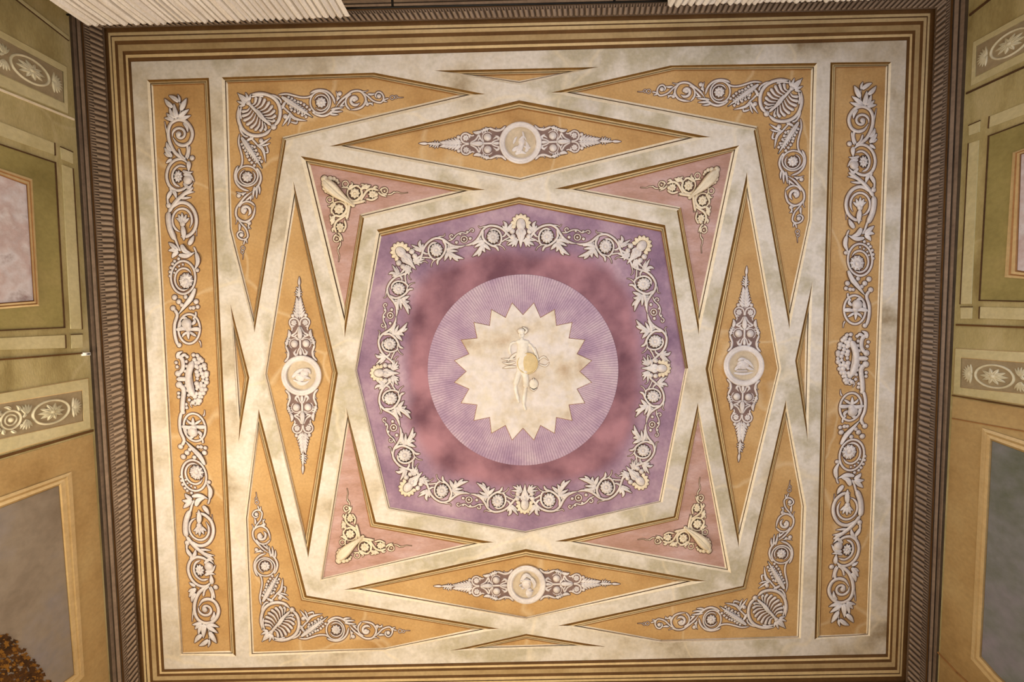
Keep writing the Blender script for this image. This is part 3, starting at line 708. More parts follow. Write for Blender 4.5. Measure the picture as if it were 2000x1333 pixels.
def medallion(label, c, r, ends, head, aspect=1.0):
    t = thing('medallion', label, 'ceiling ornament', P(c[0], c[1], -REC), 'medallions in the four diamond coffers')
    T0 = on_ceiling(lambda x, y: (c[0] + x, c[1] + y))
    # raised rim, dished centre
    mb = MB(); n = 48
    prof = [(r, -1), (r, 4.5), (r - 1.2, 6), (r - 5, 6.2), (r - 6.2, 5), (r - 7.4, 6), (r - 9.5, 5.6), (r - 11, 1.2), (r - 11.5, .6)]
    vs = [T0(q * math.cos(2 * PI * i / n), q * math.sin(2 * PI * i / n), h) for q, h in prof for i in range(n)]
    fs = [(k * n + i, k * n + (i + 1) % n, (k + 1) * n + (i + 1) % n, (k + 1) * n + i) for k in range(len(prof) - 1) for i in range(n)]
    mb.add(vs, fs); mb.build('rim', M['relief'], t, smooth=True)
    mb = MB(); q = r - 11
    vs = [T0(q * math.cos(2 * PI * i / n), q * math.sin(2 * PI * i / n), .8) for i in range(n)] + [T0(q * math.cos(2 * PI * i / n), q * math.sin(2 * PI * i / n), -.4) for i in range(n)]
    mb.add(vs, [tuple(range(n)), tuple(range(2 * n - 1, n - 1, -1))] + [(i, n + i, n + (i + 1) % n, (i + 1) % n) for i in range(n)])
    disc = mb.build('disc', M['disc'], t)
    head = [tuple(list(e[:3]) + [e[3] * 1.5]) if e[0] in 'sl' else tuple(list(e[:5]) + [e[5] * 1.5]) for e in head]
    relief(t, 'portrait', head, 1, T0, M['relief'], line='portrait_line').parent = disc
    for e in ends:
        dx, dy = e[0] - c[0], e[1] - c[1]; L = math.hypot(dx, dy); ux, uy = dx / L, dy / L
        k = L / 197.0; kw = r / 42.0
        sx0 = lambda x: x * k if x > 0 else x
        def f(x, y, sg):
            xx = x * k; return c[0] + ux * xx - uy * y * sg * kw, c[1] + uy * xx + ux * y * sg * kw
        arm = MB(); parts = []
        T1 = on_ceiling(lambda x, y: f(x, y, 1)); T2 = on_ceiling(lambda x, y: f(x, y, -1))
        g = MB()
        g2 = [T1(x, y, .9) for x, y in GROUND] + [T2(x, y, .9) for x, y in reversed(GROUND[:-1])]
        g3 = [T1(x, y, -.4) for x, y in GROUND] + [T2(x, y, -.4) for x, y in reversed(GROUND[:-1])]
        prism(g, g2, g3); g.build('backing', M['backing'], t)['label'] = 'dark ground behind the scrolls'
        relief(t, 'leaf_stalk', AXIS, 1, T1, M['relief'])
        for part, els in ARM:
            for T in (T1, T2): relief(t, part, els, 1, T, M['relief'])
HEAD_TOP = [('d', 2, -2, 7, 9, 3.2), ('l', A((-6,20),(0,8),(6,-4)), 12, 3), ('l', A((4,-22),(6,-12),(4,-2)), 4, 3), ('l', A((-14,2),(-10,-8),(-6,-12)), 5, 2.4), ('l', A((-16,16),(-6,10),(4,12)), 9, 2.6), ('l', A((10,18),(14,8),(10,-4)), 8, 2.6), ('s', A((6,6),(14,10),(20,9)), 4, 2.2), ('l', A((-2,-6),(6,-12),(12,-4)), 5, 3.4), ('l', A((-10,22),(0,18),(12,22)), 8, 2.4)]
HEAD_BOT = [('d', 0, -2, 10, 12, 4.2), ('l', A((-11,-6),(0,-19),(14,-8)), 9, 5), ('s', A((-13,-5),(-2,-9),(10,-7)), 3, 5), ('l', A((9,-14),(16,-2),(14,8)), 8, 4.4), ('l', A((-8,-1),(-13,2),(-9,4)), 4, 4), ('d', -7, 7, 4, 3, 3.6), ('s', A((3,8),(6,16),(0,21)), 11, 3.4), ('l', A((2,10),(10,14),(14,10)), 4, 4.4), ('d', 5, 0, 2, 3, 5)]
HEAD_LEFT = [('d', -2, 4, 10, 9, 3.6), ('d', 6, -4, 9, 8, 3.8), ('l', A((-18,4),(-6,-8),(6,-14)), 8, 3), ('l', A((-8,14),(4,16),(16,10)), 8, 3), ('l', A((4,-12),(14,-10),(18,-2)), 6, 4), ('s', A((-16,8),(-8,12),(0,12)), 4, 3), ('l', A((0,0),(10,4),(18,6)), 6, 4.2), ('d', -6, -2, 4, 4, 4.2)]
HEAD_RIGHT = [('d', -2, -2, 13, 10, 3.8), ('l', A((-18,8),(-6,-2),(8,-8)), 8, 4.2), ('l', A((0,-12),(10,-6),(20,6)), 7, 3.6), ('d', -8, 3, 5, 4, 4), ('l', A((-20,14),(0,16),(20,12)), 6, 2.6), ('l', A((-12,-10),(-4,-14),(6,-12)), 6, 4.4), ('l', A((4,2),(12,6),(20,8)), 6, 3.4), ('s', A((-16,10),(-4,10),(8,10)), 3, 3.6)]
medallion('round medallion with a standing group, in the diamond above the violet centre', (1016.5,279), 41.5, ((1213,274),(818,283)), HEAD_TOP)
medallion('round medallion with a helmeted profile head, in the diamond below the violet centre', (1028,1143), 38, ((1211,1139),(847,1148)), HEAD_BOT)
medallion('round medallion with a crouching relief in the tall diamond left of the centre', (588.5,734), 39.5, ((582,541),(594,926)), HEAD_LEFT)
medallion('round medallion with a sleeping-face relief in the tall diamond right of the centre', (1453,715), 40, ((1456,520),(1445,903)), HEAD_RIGHT)

# ================================================================== CENTRE: WREATH
def X_(x, y):
    dx, dy = x - 755, y - 580
    return ((dx * 725 - dy * 165 * 1.0 * 1) / 743.5 / 6.667 if False else (dx * 725 + dy * -165) / 743.5 / 6.667 - 55.7, (dx * 165 + dy * 725) / 743.5 / 6.667)
VINE_HALF = [
 ('stem', conv([('s', A((455,770),(530,735),(560,660),(590,560),(650,480),(740,430),(830,445),(910,505),(985,542),(1065,548),(1130,530)), 26), ('t', A((700,445),(790,412),(850,402),(858,370)), 20), ('s', A((825,450),(872,530),(862,610),(822,680),(770,735),(768,795)), 26), ('t', A((820,690),(740,715),(695,765),(685,820)), 24), ('s', A((760,492),(692,500),(650,560),(655,640),(700,708),(745,715)), 22), ('l', A((560,600),(610,640),(660,640)), 28), ('s', A((560,690),(630,690),(680,700)), 18), ('t', A((460,780),(520,760),(600,740),(640,770)), 22)], X_, 6.667)),
 ('rosette', conv([('r', 750, 590, 88, 12, 98)], X_, 6.667)),
 ('leaf', conv([('l', A((880,590),(960,560),(1045,572)), 44), ('l', A((900,610),(965,605),(1035,612)), 40), ('l', A((900,620),(990,680),(1110,712)), 58), ('l', A((940,640),(1000,710),(1040,745)), 44), ('l', A((900,620),(935,680),(930,735)), 46), ('l', A((900,620),(880,680),(855,740)), 48), ('d', 905, 610, 26), ('d', 935, 540, 22), ('s', A((870,600),(905,560),(900,520)), 16)], X_, 6.667)),
 ('leaf', conv([('l', A((565,590),(500,560),(420,515)), 40), ('l', A((570,580),(530,510),(545,455)), 42), ('l', A((572,590),(570,540),(578,500)), 34), ('l', A((545,600),(500,590),(440,560)), 30), ('d', 540, 600, 22)], X_, 6.667)),
]
VINE_MID = conv([('o', 1110, 450, 40, 17), ('d', 1110, 452, 17), ('p', 950, 405, 42, 8, 20, 400, 16), ('d', 1012, 490, 22), ('s', A((900,470),(960,445),(1010,390),(1075,360),(1140,370),(1180,330)), 16), ('p', 1215, 335, 34, 8, 160, 520, 15), ('d', 1190, 440, 22), ('d', 1060, 380, 18), ('d', 1150, 350, 16)], X_, 6.667)
MK = [ # relative to face centre, y negative = outwards
 ('face', [('d', 0, 0, 9.5, 13, 7), ('l', A((0,-6),(0,0),(0,5)), 3.2, 8), ('d', -3.4, -3, 1.6, 1.3, 7), ('d', 3.4, -3, 1.6, 1.3, 7), ('s', A((-3,7),(0,8),(3,7)), 1.8, 7), ('l', A((0,8),(0,24),(-.6,45)), 10, 4.5), ('l', A((-5,8),(-8,16),(-6,22)), 5, 4.5), ('l', A((5,8),(8,16),(6,22)), 5, 4.5), ('l', A((0,8),(0,15),(0,20)), 6, 6.4), ('l', A((-4,9),(-5,20),(-3,32)), 6, 4), ('l', A((4,9),(5,20),(3,32)), 6, 4)]),
 ('crest', [('l', A((11 * math.cos(math.radians(a)), -1 + 12 * math.sin(math.radians(a))), (16 * math.cos(math.radians(a)), -1 + 17 * math.sin(math.radians(a))), (20.5 * math.cos(math.radians(a)), -1 + 21 * math.sin(math.radians(a)))), 8, 4.4) for a in range(-198, 19, 27)] + [('s', circ(0, -1, 11.5, 13.5, 10, -205, 25), 3.6, 3.8)]),
 ('bead', [('d', -17, 13, 5.8), ('d', -15.5, 23.5, 5.4)]),
 ('bead', [('d', 17, 13, 5.8), ('d', 15.5, 23.5, 5.4)]),
 ('leaf_fan', [('l', A((-8,26),(-18,30),(-31,31)), 5), ('l', A((-8,27),(-18,36),(-27,41)), 5), ('l', A((-7,28),(-14,38),(-18,44)), 5), ('l', A((-6,29),(-10,38),(-10,44)), 4.6)]),
 ('leaf_fan', [('l', A((8,26),(18,30),(31,31)), 5), ('l', A((8,27),(18,36),(27,41)), 5), ('l', A((7,28),(14,38),(18,44)), 5), ('l', A((6,29),(10,38),(10,44)), 4.6)]),
]
MASKS = [('top middle', (1017.5,439), (0,-1), 1.0), ('upper right corner', (1253,481), (.62,-.78), 1.0), ('right middle', (1292,720), (1,0), .88), ('lower right corner', (1250,940), (.7,.72), .88),
         ('bottom middle', (1025,986), (0,1), .88), ('lower left corner', (797,952), (-.68,.73), .9), ('left middle', (741,729), (-1,0), .88), ('upper left corner', (783,493), (-.66,-.75), 1.0)]
for nm, c, d, k in MASKS:
    l = math.hypot(*d); d = (d[0] / l, d[1] / l)
    f = lambda x, y, c=c, d=d, k=k: (c[0] + k * (-d[1] * x - d[0] * y), c[1] + k * (d[0] * x - d[1] * y))
    t = thing('mask_relief', 'bearded mask relief with scalloped crest at the %s of the wreath' % nm, 'ceiling ornament', P(c[0], c[1], -REC), 'masks of the central wreath')
    for part, els in MK: relief(t, part, els, 1, on_ceiling(f), M['relief_warm'] if part == 'crest' else M['relief'])
VINES = [('between the upper left and top middle masks', (853,487), (962,462)), ('between the top middle and upper right masks', (1070,461), (1182,480)),
         ('between the upper right and right middle masks', (1259,556), (1281,666)), ('between the right middle and lower right masks', (1277,776), (1258,880)),
         ('between the lower right and bottom middle masks', (1184,954), (1074,978)), ('between the bottom middle and lower left masks', (971,980), (864.5,960.5)),
         ('between the lower left and left middle masks', (789.5,889), (762,780)), ('between the left middle and upper left masks', (760,671), (777.5,565))]
for nm, a, b in VINES:
    m_ = ((a[0] + b[0]) / 2, (a[1] + b[1]) / 2); L = math.hypot(b[0] - a[0], b[1] - a[1]); ux, uy = (b[0] - a[0]) / L, (b[1] - a[1]) / L; k = L / 111.5
    kw = k * .96
    f = lambda x, y, sg=1, m_=m_, ux=ux, uy=uy, k=k, kw=kw: (m_[0] + ux * x * k * sg - uy * y * kw, m_[1] + uy * x * k * sg + ux * y * kw)
    t = thing('vine_relief', 'pale vine relief with two rosettes, %s' % nm, 'ceiling ornament', P(*m_, -REC), 'vines of the central wreath')
    for part, els in VINE_HALF:
        relief(t, part, els, 1, on_ceiling(f), M['relief'])
        relief(t, part, els, 1, on_ceiling(lambda x, y, f=f: f(x, y, -1)), M['relief'])
    relief(t, 'curl', VINE_MID, 1, on_ceiling(f), M['relief'])

# ================================================================== CENTRE: SUN AND FIGURE
sc0 = P(*SUNC, -REC)
t = thing('sun_painting', 'round violet disc of fine rays with a cream twenty-pointed sun', 'ceiling painting', sc0)
mb = MB(); n = 96
T = on_ceiling(lambda x, y: (SUNC[0] + x, SUNC[1] + y))
vs = [T(186 * math.cos(2 * PI * i / n), 186.5 * math.sin(2 * PI * i / n), 1.0) for i in range(n)]
vb = [T(186.6 * math.cos(2 * PI * i / n), 187 * math.sin(2 * PI * i / n), -.5) for i in range(n)]
prism(mb, vs, vb); mb.build('ray_disc', M['rays'], t)
def star(ro, ri, h, hb, cy):
    top = []; bot = []
    for i in range(40):
        a = math.radians(9 * i); q = ro if i % 2 else ri
        top.append(T(q * math.cos(a), cy + q * math.sin(a), h)); bot.append(T(q * math.cos(a), cy + q * math.sin(a), hb))
    return top, bot
def star_mesh(ro, ri, h, hb, m, name):
    mb = MB(); a, b = star(ro, ri, h, hb, 3)
    n = len(a); c = T(0, 3, h)
    mb.add(a + b + [c], [(i, (i + 1) % n, 2 * n) for i in range(n)] + [(i, n + i, n + (i + 1) % n, (i + 1) % n) for i in range(n)])
    return mb.build(name, m, t)
star_mesh(136.5, 111.5, 1.5, .8, M['brown'], 'sun_outline')
star_mesh(134.8, 110, 2.3, .8, M['star'], 'sun')

# standing figure: continuous low relief body
fc = lambda x, y: (900 + x / 5.554, 600 + y / 5.554)
FT = on_ceiling(fc, base=-0.03 + 2.2 * S)
t = thing('relief_figure', 'faint pale standing figure with helmet and round yellow shield, at the middle of the sun', 'painted figure', P(*fc(680, 600), -0.02))
mb = MB()
FIG = ([('d', 658, 300, 34, 44, 4), ('s', A((660,330),(664,370)), 34, 3.4), ('s', A((600,385),(670,372),(745,392)), 50, 3.8), ('s', A((672,380),(672,450),(660,540)), 128, 5), ('s', A((650,500),(655,580),(660,700)), 120, 4.5),
  ('s', A((600,380),(545,400),(528,470),(545,520)), 34, 3), ('s', A((740,395),(790,460),(820,530)), 34, 3),
  ('s', A((640,680),(610,780),(590,850)), 66, 4), ('s', A((590,840),(600,920),(625,1020)), 40, 3.4), ('s', A((628,1010),(625,1045)), 34, 3),
  ('s', A((690,680),(705,780),(705,880)), 70, 4.4), ('s', A((704,870),(690,960),(680,1060)), 46, 3.6), ('s', A((680,1050),(694,1095),(704,1125)), 32, 3)])
for e in FIG:
    if e[0] == 'd': dome(mb, e[1], e[2], e[3], e[4], e[5], FT)
    else: sweep(mb, e[1], e[2], e[3], FT, 's')
body = mb.build('body', [M['figure'], M['figure']], t, smooth=True)
rm = body.modifiers.new('remesh', 'REMESH'); rm.mode = 'VOXEL'; rm.voxel_size = 0.006; rm.use_smooth_shade = True
relief(t, 'helmet', [('d', 655, 262, 42, 34, 6), ('l', A((690,290),(715,250),(665,215)), 26, 6)], 5.554, FT, M['figure'], line='portrait_line')
relief(t, 'face', [('l', A((655,290),(650,310),(655,318)), 10, 6), ('d', 643, 297, 6, 4, 5.4), ('d', 672, 297, 6, 4, 5.4), ('s', A((645,332),(658,336),(670,332)), 7, 5)], 5.554, FT, M['figure'], line='portrait_line')
sh = MB(); dome(sh, 724, 612, 120, 122, 4.6, FT, 28, 5); sweep(sh, circ(724, 612, 108, 110, 20), 18, 4.4, FT, 's', True)
sh.build('shield', M['shield'], t, smooth=True)['label'] = 'round yellow shield'
relief(t, 'drapery', [('l', A((590,560),(520,570),(440,560)), 22, 2), ('l', A((590,600),(520,615),(450,600)), 22, 2), ('l', A((600,650),(520,650),(455,665)), 26, 2), ('l', A((610,500),(560,540),(500,600)), 30, 2)], 5.554, FT, M['figure'], line='portrait_line')
relief(t, 'drapery', [  ('l', A((800,440),(830,540),(850,600)), 20, 2), ('l', A((840,580),(900,540),(950,580)), 18, 1.6), ('l', A((850,620),(920,640),(960,600)), 16, 1.6)], 5.554, FT, M['figure'], line='portrait_line')
relief(t, 'owl', [('d', 790, 835, 52, 56, 3.4), ('o', 772, 822, 18, 8), ('o', 808, 822, 18, 8), ('l', A((750,880),(790,905),(830,880)), 14, 3.4), ('l', A((790,770),(790,800),(790,830)), 12, 4)], 5.554, FT, M['figure'], line='portrait_line')

# ================================================================== WALL PANELS
def ext(quad): return quad
def wplate(parent, name, side, pts, m, off, th=0.006):
    mb = MB()
    a = [Wp(side, x, y, off) for x, y in pts]; b = [Wp(side, x, y, off) - WALL[side][1] * th for x, y in pts]
    prism(mb, a, b)
    return mb.build(name, m, parent)
def wframe(parent, name, side, outer, inner, mats, off, prof=((0, 0), (.3, .010), (.5, .004), (.8, .010), (1, -.006)), mi=(0, 1, 0, 1), closed=True):
    mb = MB(); n = len(outer)
    for i in range(n if closed else n - 1):
        j = (i + 1) % n
        for q in range(len(prof) - 1):
            (t0, h0), (t1, h1) = prof[q], prof[q + 1]
            mb.add([Wp(side, *lerp(outer[i], inner[i], t0), off + h0), Wp(side, *lerp(outer[j], inner[j], t0), off + h0), Wp(side, *lerp(outer[j], inner[j], t1), off + h1), Wp(side, *lerp(outer[i], inner[i], t1), off + h1)], [(0, 1, 2, 3)], mi[q])
    return mb.build(name, mats, parent)
def wbar(parent, name, side, pts, wd, m, off, th=0.008):
    """thin batten along a pixel polyline"""
    mb = MB(); c = [Wp(side, x, y, off) for x, y in pts]; n = WALL[side][1]
    for a, b in zip(c[:-1], c[1:]):
        d = (b - a).normalized(); s = n.cross(d).normalized() * wd / 2; e = d * wd / 2
        q = [a - s - e, b - s + e, b + s + e, a + s - e]
        prism(mb, [v + n * th / 2 for v in q], [v - n * th for v in q])
    return mb.build(name, m, parent)
def X(p, q, x):      # extend the line p->q to the column x
    return (x, p[1] + (q[1] - p[1]) * (x - p[0]) / (q[0] - p[0]))
LX, RX = -170, 2170

def frieze(label, side, quad, flip=False, rep=2):
    """quad = outer corner top, outer corner bottom (near cornice), then far top, far bottom"""
    nt_, nb_, ft_, fb_ = quad
    c = lerp(lerp(nt_, ft_, .3), lerp(nb_, fb_, .3), .5)
    t = thing('frieze_panel', label, 'wall ornament', Wp(side, *c))
    mb = wplate(t, 'field', side, [nt_, ft_, fb_, nb_], M['backing2'], .006, .012)
    ln = Wp(side, *nt_) - Wp(side, *ft_); hh = (Wp(side, *nt_) - Wp(side, *nb_)).length; Lw = ln.length
    n = WALL[side][1]; o = Wp(side, *nt_, .006); ex = (Wp(side, *ft_, .006) - o) / Lw; ey = (Wp(side, *nb_, .006) - o) / hh
    def T(x, y, h): # x in units of panel height from the near end, y 0..1
        return o + ex * x * hh + ey * y * hh + n * (h * hh)
    def part(name, els):
        mb = MB()
        for e in els:
            if e[0] in 'sl': sweep(mb, e[1], e[2], e[3], T, e[0], h0=-.02)
            elif e[0] == 'o': sweep(mb, circ(e[1], e[2], e[3], e[4]), e[5], e[5] * .6, T, 's', True, h0=-.02)
            elif e[0] == 'd': dome(mb, e[1], e[2], e[3], e[4], e[5], T, h0=-.02)
        return mb.build(name, M['relief_olive'], t, smooth=True)
    def palm(x, y, a, s=1):
        out = []
        for k in (-36, -18, 0, 18, 36):
            b = math.radians(a + k); out.append(('l', A((x, y), (x + .17 * s * math.cos(b), y + .17 * s * math.sin(b)), (x + .33 * s * math.cos(b), y + .33 * s * math.sin(b))), .085 * s, .06))
        return out
    x = .12
    part('palmette', palm(.34, .5, 225) + palm(.34, .5, 135))
    while x < Lw / hh - 1.6:
        part('oval_wreath', [('o', x + .88, .5, .55, .36, .08)] + [('l', A((x + .88, .5), (x + .88 + .2 * math.cos(b), .5 + .13 * math.sin(b)), (x + .88 + .42 * math.cos(b), .5 + .26 * math.sin(b))), .13, .08) for b in [i * PI / 5 for i in range(10)]] + [('d', x + .88, .5, .12, .09, .1)])
        part('palmette', palm(x + 1.62, .42, -90, .9) + palm(x + 1.62, .58, 90, .9))
        part('rosette', [('o', x + 2.02, .5, .26, .26, .07), ('o', x + 2.02, .5, .15, .15, .05), ('d', x + 2.02, .5, .08, .08, .07)] + [('l', A((x + 2.02 + .3 * math.cos(b), .5 + .3 * math.sin(b)), (x + 2.02 + .38 * math.cos(b + .2), .5 + .38 * math.sin(b + .2)), (x + 2.02 + .42 * math.cos(b + .4), .5 + .42 * math.sin(b + .4))), .09, .06) for b in [i * PI / 4 for i in range(8)]])
        part('palmette', palm(x + 2.42, .42, -90, .9) + palm(x + 2.42, .58, 90, .9))
        x += 2.3
    return t
M['backing2'] = mat('taupe_ground', [(148, 132, 104), (168, 152, 122)], 6)
M['relief_olive'] = mat('pale_stone_relief', [(204, 196, 164), (224, 216, 190)], 8, bump=.05)

# --- left wall
s = 'left'
frieze('scroll frieze panel high on the left wall near the curtain', s, [(122,140),(124,200),X((122,140),(0,74),LX),X((124,200),(0,143),LX)])
t = thing('wall_panel', 'pale olive border around the upper left frieze, below a thin rail', 'wall panel', Wp(s, 60, 110))
wbar(t, 'rail', s, [(131,73),X((131,73),(38,0),-60)], .022, M['olive_pale'], .006)
wbar(t, 'rail', s, [(133,78),X((133,78),(38,4),-60)], .010, M['line'], .004)
o4 = [(131,130),(134,224),X((134,224),(0,170),LX),X((131,130),(0,58),LX)]; i4 = [(123,140),(125,200),X((125,200),(0,143),LX),X((123,140),(0,74),LX)]
wframe(t, 'frame', s, o4, i4, [M['olive_pale'], M['olive_pale']], .004, ((0, -.006), (.1, .006), (.9, .006), (1, .0)), (0, 0, 1))
wbar(t, 'ledge', s, [(143,233),X((143,233),(0,175),LX)], .012, M['cream'], .006)

t = thing('wall_panel', 'green panel with mottled picture in the middle of the left wall', 'wall panel', Wp(s, 40, 480))
gf = [(108,318),(126,640),X((126,640),(0,646),LX),X((108,318),(0,282),LX)]
wplate(t, 'field', s, gf, M['green'], .004, .010)
wbar(t, 'field_edge', s, [X((108,318),(0,282),LX),(108,318),(126,640),X((126,640),(0,646),LX)], .008, M['line'], .006, .006)
wframe(t, 'picture_frame', s, [(63,350),(77,598),X((77,598),(0,604),LX),X((63,350),(0,329),LX)], [(51,362),(65,587),X((65,587),(0,592),LX),X((51,362),(0,343),LX)], [M['tan'], M['brown']], .010)
wplate(t, 'picture', s, [(51,362),(65,587),X((65,587),(0,592),LX),X((51,362),(0,343),LX)], M['mottled'], .009, .008)
for nm, q in (('stile', [(122,322),(143,330),(161,643),(139,643)]), ('corner_block', [(119,287),(142,297),(143,320),(121,311)]), ('corner_block', [(140,654),(161,653),(162,679),(141,681)]),
              ('rail', [(107,280),(108,303),X((108,303),(0,265),LX),X((107,280),(0,238),LX)]), ('rail', [(128,655),(129,680),X((129,680),(0,684),LX),X((128,655),(0,661),LX)])):
    wplate(t, nm, s, q, M['olive_pale'], .007, .012)
    wbar(t, nm + '_edge', s, [q[0], q[1]] if nm != 'stile' else [q[1], q[2]], .006, M['line'], .009, .004)
wbar(t, 'ledge', s, [(166,690),X((166,690),(0,703),LX)], .010, M['umber_deep'], .006)

frieze('scroll frieze panel low on the left wall above the landscape painting', s, [(159,764),(161,822),X((159,764),(0,790),LX),X((161,822),(0,857),LX)])
t = thing('wall_panel', 'cream border around the lower left frieze', 'wall panel', Wp(s, 60, 860))
wframe(t, 'frame', s, [(173,738),(178,838),X((178,838),(0,888),LX),X((173,738),(0,768),LX)], [(160,764),(162,822),X((162,822),(0,857),LX),X((160,764),(0,790),LX)], [M['olive_pale'], M['tan']], .004, ((0, -.006), (.08, .008), (.92, .008), (1, .0)), (1, 0, 1))
wbar(t, 'ledge', s, [(180,842),X((180,842),(0,894),LX)], .016, M['umber_deep'], .004)

t = thing('wall_panel', 'light brown lower wall panel around the landscape on the left', 'wall panel', Wp(s, 80, 1100))
wplate(t, 'field', s, [(181,848),(219,1420),(100,1600),(LX,1300),X((181,848),(0,900),LX)], M['umber_wall'], .002, .006)
t = thing('landscape_painting', 'framed landscape painting with grey sky and russet tree, low on the left wall', 'painting', Wp(s, 60, 1180))
po = [(140,922),(165,1321),(118,1372),(LX,1560),X((140,922),(0,972),LX)]; pi_ = [(114,950),(144,1318),(100,1350),(LX,1520),X((114,950),(0,994),LX)]
wframe(t, 'frame', s, po, pi_, [M['tan'], M['umber_wall']], .008)
wplate(t, 'canvas', s, pi_, M['sky'], .007, .008)
mb = MB(); rt = random.Random(11)
for i in range(1500):
    u = rt.random(); x = -60 + 150 * u + rt.uniform(-12, 12); top = 1240 + 90 * abs(u - .42) ** 1.3 * 2.2
    y = top + rt.random() ** 1.4 * 150
    r = rt.uniform(3, 6.5); an = rt.uniform(-1.2, .4)
    c = [(x + r * math.cos(an + q) * (1 if j % 2 else .62), y + r * .8 * math.sin(an + q) * (1 if j % 2 else .62)) for j, q in enumerate([k * PI / 4 for k in range(8)])]
    off = .0085 + rt.random() * .003
    a = [Wp(s, p[0], p[1], off) for p in c]; b = [Wp(s, p[0], p[1], .006) for p in c]
    prism(mb, a, b, rt.choice((0, 0, 1)))
M['foliage_light'] = mat('painted_amber_foliage', [(96, 62, 18), (150, 104, 38)], 9, fine=30)
o = mb.build('painted_tree', [M['foliage'], M['foliage_light']], t); o['label'] = 'dark russet painted foliage'

# --- right wall
s = 'right'
frieze('scroll frieze panel high on the right wall', s, [(1908,90),(1906,149),X((1908,90),(2000,40),RX),X((1906,149),(2000,101),RX)])
t = thing('wall_panel', 'olive border around the upper right frieze, below a thin rail', 'wall panel', Wp(s, 1960, 70))
wbar(t, 'rail', s, [(1896,28),(1980,-38)], .016, M['line'], .004)
wframe(t, 'frame', s, [(1900,82),(1895,170),X((1895,170),(2000,120),RX),X((1900,82),(2000,26),RX)], [(1908,90),(1906,149),X((1906,149),(2000,101),RX),X((1908,90),(2000,40),RX)], [M['olive_pale'], M['olive_pale']], .004, ((0, -.006), (.1, .006), (.9, .006), (1, 0)), (0, 0, 1))
wbar(t, 'ledge', s, [(1889,182),X((1889,182),(2000,131),RX)], .012, M['line'], .004)
t = thing('wall_panel', 'green panel with mottled picture in the middle of the right wall', 'wall panel', Wp(s, 1960, 450))
wplate(t, 'field', s, [(1931,266),(1913,587),X((1913,587),(2000,589),RX),X((1931,266),(2000,240),RX)], M['green'], .004, .010)
wbar(t, 'field_edge', s, [X((1931,266),(2000,240),RX),(1931,266),(1913,587),X((1913,587),(2000,589),RX)], .008, M['line'], .006, .006)
wframe(t, 'picture_frame', s, [(1978,298),(1962,542),X((1962,542),(2000,545),RX),X((1978,298),(2000,290),RX)], [(1995,302),(1987,528),X((1987,528),(2000,530),RX),(RX,246)], [M['tan'], M['brown']], .010)
wplate(t, 'picture', s, [(1995,302),(1987,528),X((1987,528),(2000,530),RX),(RX,246)], M['mottled'], .009, .008)
for nm, q in (('stile', [(1911,274),(1891,281),(1875,594),(1896,594)]), ('corner_block', [(1913,236),(1892,245),(1892,265),(1912,258)]), ('corner_block', [(1898,600),(1876,600),(1876,623),(1897,623)]),
              ('rail', [(1932,228),(1930,250),X((1930,250),(2000,224),RX),X((1932,228),(2000,201),RX)]), ('rail', [(1913,600),(1912,622),X((1912,622),(2000,625),RX),X((1913,600),(2000,602),RX)])):
    wplate(t, nm, s, q, M['olive_pale'], .007, .012)
    wbar(t, nm + '_edge', s, [q[0], q[1]] if nm != 'stile' else [q[1], q[2]], .006, M['line'], .009, .004)
wbar(t, 'ledge', s, [(1869,635),X((1869,635),(2000,640),RX)], .012, M['umber_deep'], .006)
frieze('scroll frieze panel low on the right wall above the blue-grey painting', s, [(1879,700),(1877,757),X((1879,700),(2000,710),RX),X((1877,757),(2000,769),RX)])
t = thing('wall_panel', 'cream border around the lower right frieze', 'wall panel', Wp(s, 1940, 775))
wframe(t, 'frame', s, [(1865,680),(1861,770),X((1861,770),(2000,793),RX),X((1865,680),(2000,687),RX)], [(1878,700),(1876,757),X((1876,757),(2000,769),RX),X((1878,700),(2000,710),RX)], [M['olive_pale'], M['tan']], .004, ((0, -.006), (.08, .008), (.92, .008), (1, 0)), (1, 0, 1))
wbar(t, 'ledge', s, [(1861,773),X((1861,773),(2000,796),RX)], .010, M['umber_deep'], .004)
t = thing('wall_panel', 'light brown lower wall panel around the painting on the right', 'wall panel', Wp(s, 1900, 1100))
wplate(t, 'field', s, [(1861,776),X((1861,776),(2000,799),RX),(RX,1500),(1900,1500),(1830,1398)], M['umber_wall'], .002, .006)
wbar(t, 'rail', s, [(1861,818),X((1861,818),(2000,843),RX)], .008, M['brown'], .004)
wbar(t, 'rail', s, [(1833,1276),(1870,1315),(1960,1400)], .012, M['brown'], .004)
t = thing('landscape_painting', 'framed blue-grey cloudy painting, low on the right wall', 'painting', Wp(s, 1960, 1100))
po = [(1918,836),(1896,1288),(1935,1333),(RX,1560),X((1918,836),(2000,862),RX)]; pi_ = [(1938,862),(1917,1283),(1950,1320),(RX,1520),X((1938,862),(2000,885),RX)]
wframe(t, 'frame', s, po, pi_, [M['tan'], M['umber_wall']], .008)
wplate(t, 'canvas', s, pi_, M['sky_cool'], .007, .008)

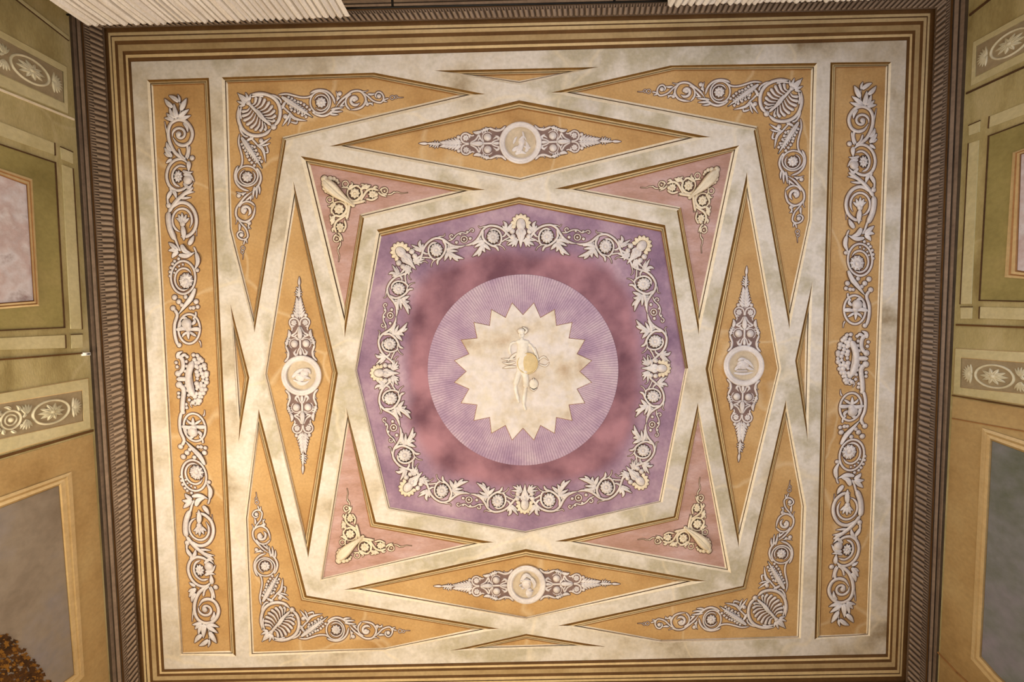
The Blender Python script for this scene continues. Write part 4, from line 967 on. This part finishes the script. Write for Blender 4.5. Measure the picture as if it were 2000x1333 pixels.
# small white sensor on the left wall, just under the cornice
t = thing('wall_sensor', 'tiny white sensor clipped at the top of the left wall beside the cornice', 'sensor', Wp('left', 168, 692))
c = Wp('left', 169, 692, .02); mb = MB()
dv = WALL['left'][2]; nn = WALL['left'][1]; up = Vector((0, 0, 1))
q = [c - nn * .02 - dv * .012, c + nn * .012 - dv * .010, c + nn * .012 + dv * .010, c - nn * .02 + dv * .012]
prism(mb, [v + up * .018 for v in q], [v - up * .018 for v in q]); mb.build('housing', M['plastic'], t)
mb = MB(); q = [c + nn * .012 - dv * .004, c + nn * .02 - dv * .003, c + nn * .02 + dv * .003, c + nn * .012 + dv * .004]
prism(mb, [v + up * .008 for v in q], [v - up * .008 for v in q]); mb.build('lens', M['iron'], t)

# ================================================================== CURTAINS AND ROD ON THE BACK WALL
HC = 0.34
def back_line(x): return 42 - .0335 * (x - 170)
def curtain(label, x0, x1):
    a, b = P(x0, back_line(x0), HC), P(x1, back_line(x1), HC)
    t = thing('curtain', label, 'curtain', Vector((a.x, a.y, 0.02)), 'white pleated curtains on the back wall')
    L = (b - a).length; d = (b - a) / L; n = Vector((-d.y, d.x, 0))
    if n.y < 0: n = -n
    N = int(L / .042); mb = MB(); rr = random.Random(5)
    zs = [a.z, a.z - .012, a.z - .2, a.z - 1.0, 0.05]
    amp = [.030, .042, .055, .06, .06]
    vs = []; pitch = [rr.uniform(.8, 1.2) for _ in range(N)]; tot = sum(pitch); acc = 0
    cols = []
    for i in range(N):
        w0 = L * pitch[i] / tot
        for k, sgn in ((0, -1.2), (.16, .7), (.5, 1), (.84, .7)):
            cols.append((acc + w0 * k, sgn * rr.uniform(.75, 1.15)))
        acc += w0
    for (u, sg) in cols:
        for z, am in zip(zs, amp): vs.append(Vector((a.x, a.y, 0)) + d * u + n * (sg * am) + Vector((0, 0, z + (sg * .006 if z == zs[0] else 0))))
    m = len(zs); fs = [(i * m + j, (i + 1) * m + j, (i + 1) * m + j + 1, i * m + j + 1) for i in range(len(cols) - 1) for j in range(m - 1)]
    mb.add(vs, fs)
    o = mb.build('pleated_cloth', M['fabric'], t)
    so = o.modifiers.new('solid', 'SOLIDIFY'); so.thickness = .004
    return a, b
curtain('white pleated curtain at the top left corner, in front of the back wall', 168, 686)
curtain('white pleated curtain at the top right of the back wall, only its upper hem visible', 1303, 1700)
# rod with brackets
t = thing('curtain_rod', 'thin black curtain rod between the two pleated curtains', 'curtain rod', P(1000, 11, HC - .03))
mb = MB(); a, b = P(690, 16, HC - .03), P(1300, 2, HC - .03)
d = (b - a).normalized(); a -= d * 1.9; b += d * 1.2
u = Vector((0, 0, 1)); v = d.cross(u)
for q in range(2):
    n = 10
    ring = lambda c: [c + (u * math.cos(2 * PI * i / n) + v * math.sin(2 * PI * i / n)) * .007 for i in range(n)]
if True:
    r0, r1 = ring(a), ring(b); mb.add(r0 + r1, [(i, (i + 1) % 10, 10 + (i + 1) % 10, 10 + i) for i in range(10)] + [tuple(range(9, -1, -1)), tuple(range(10, 20))])
mb.build('rod', M['iron'], t, smooth=True)
for x in (767, 1200):
    c = P(x, 16 - (x - 690) * .023, HC - .03); mb = MB(); wn = WALL['back'][1]; wa = WALL['back'][0]
    dist = (c - wa).dot(wn); e = c - wn * dist; up_ = Vector((0, 0, .012)); dd = d * .006
    q = [c - dd, c + dd, e + dd, e - dd]
    prism(mb, [p + up_ for p in q], [p - up_ for p in q]); mb.build('bracket', M['iron'], t)

for o in bpy.data.objects:
    if '_loc' in o: del o['_loc']
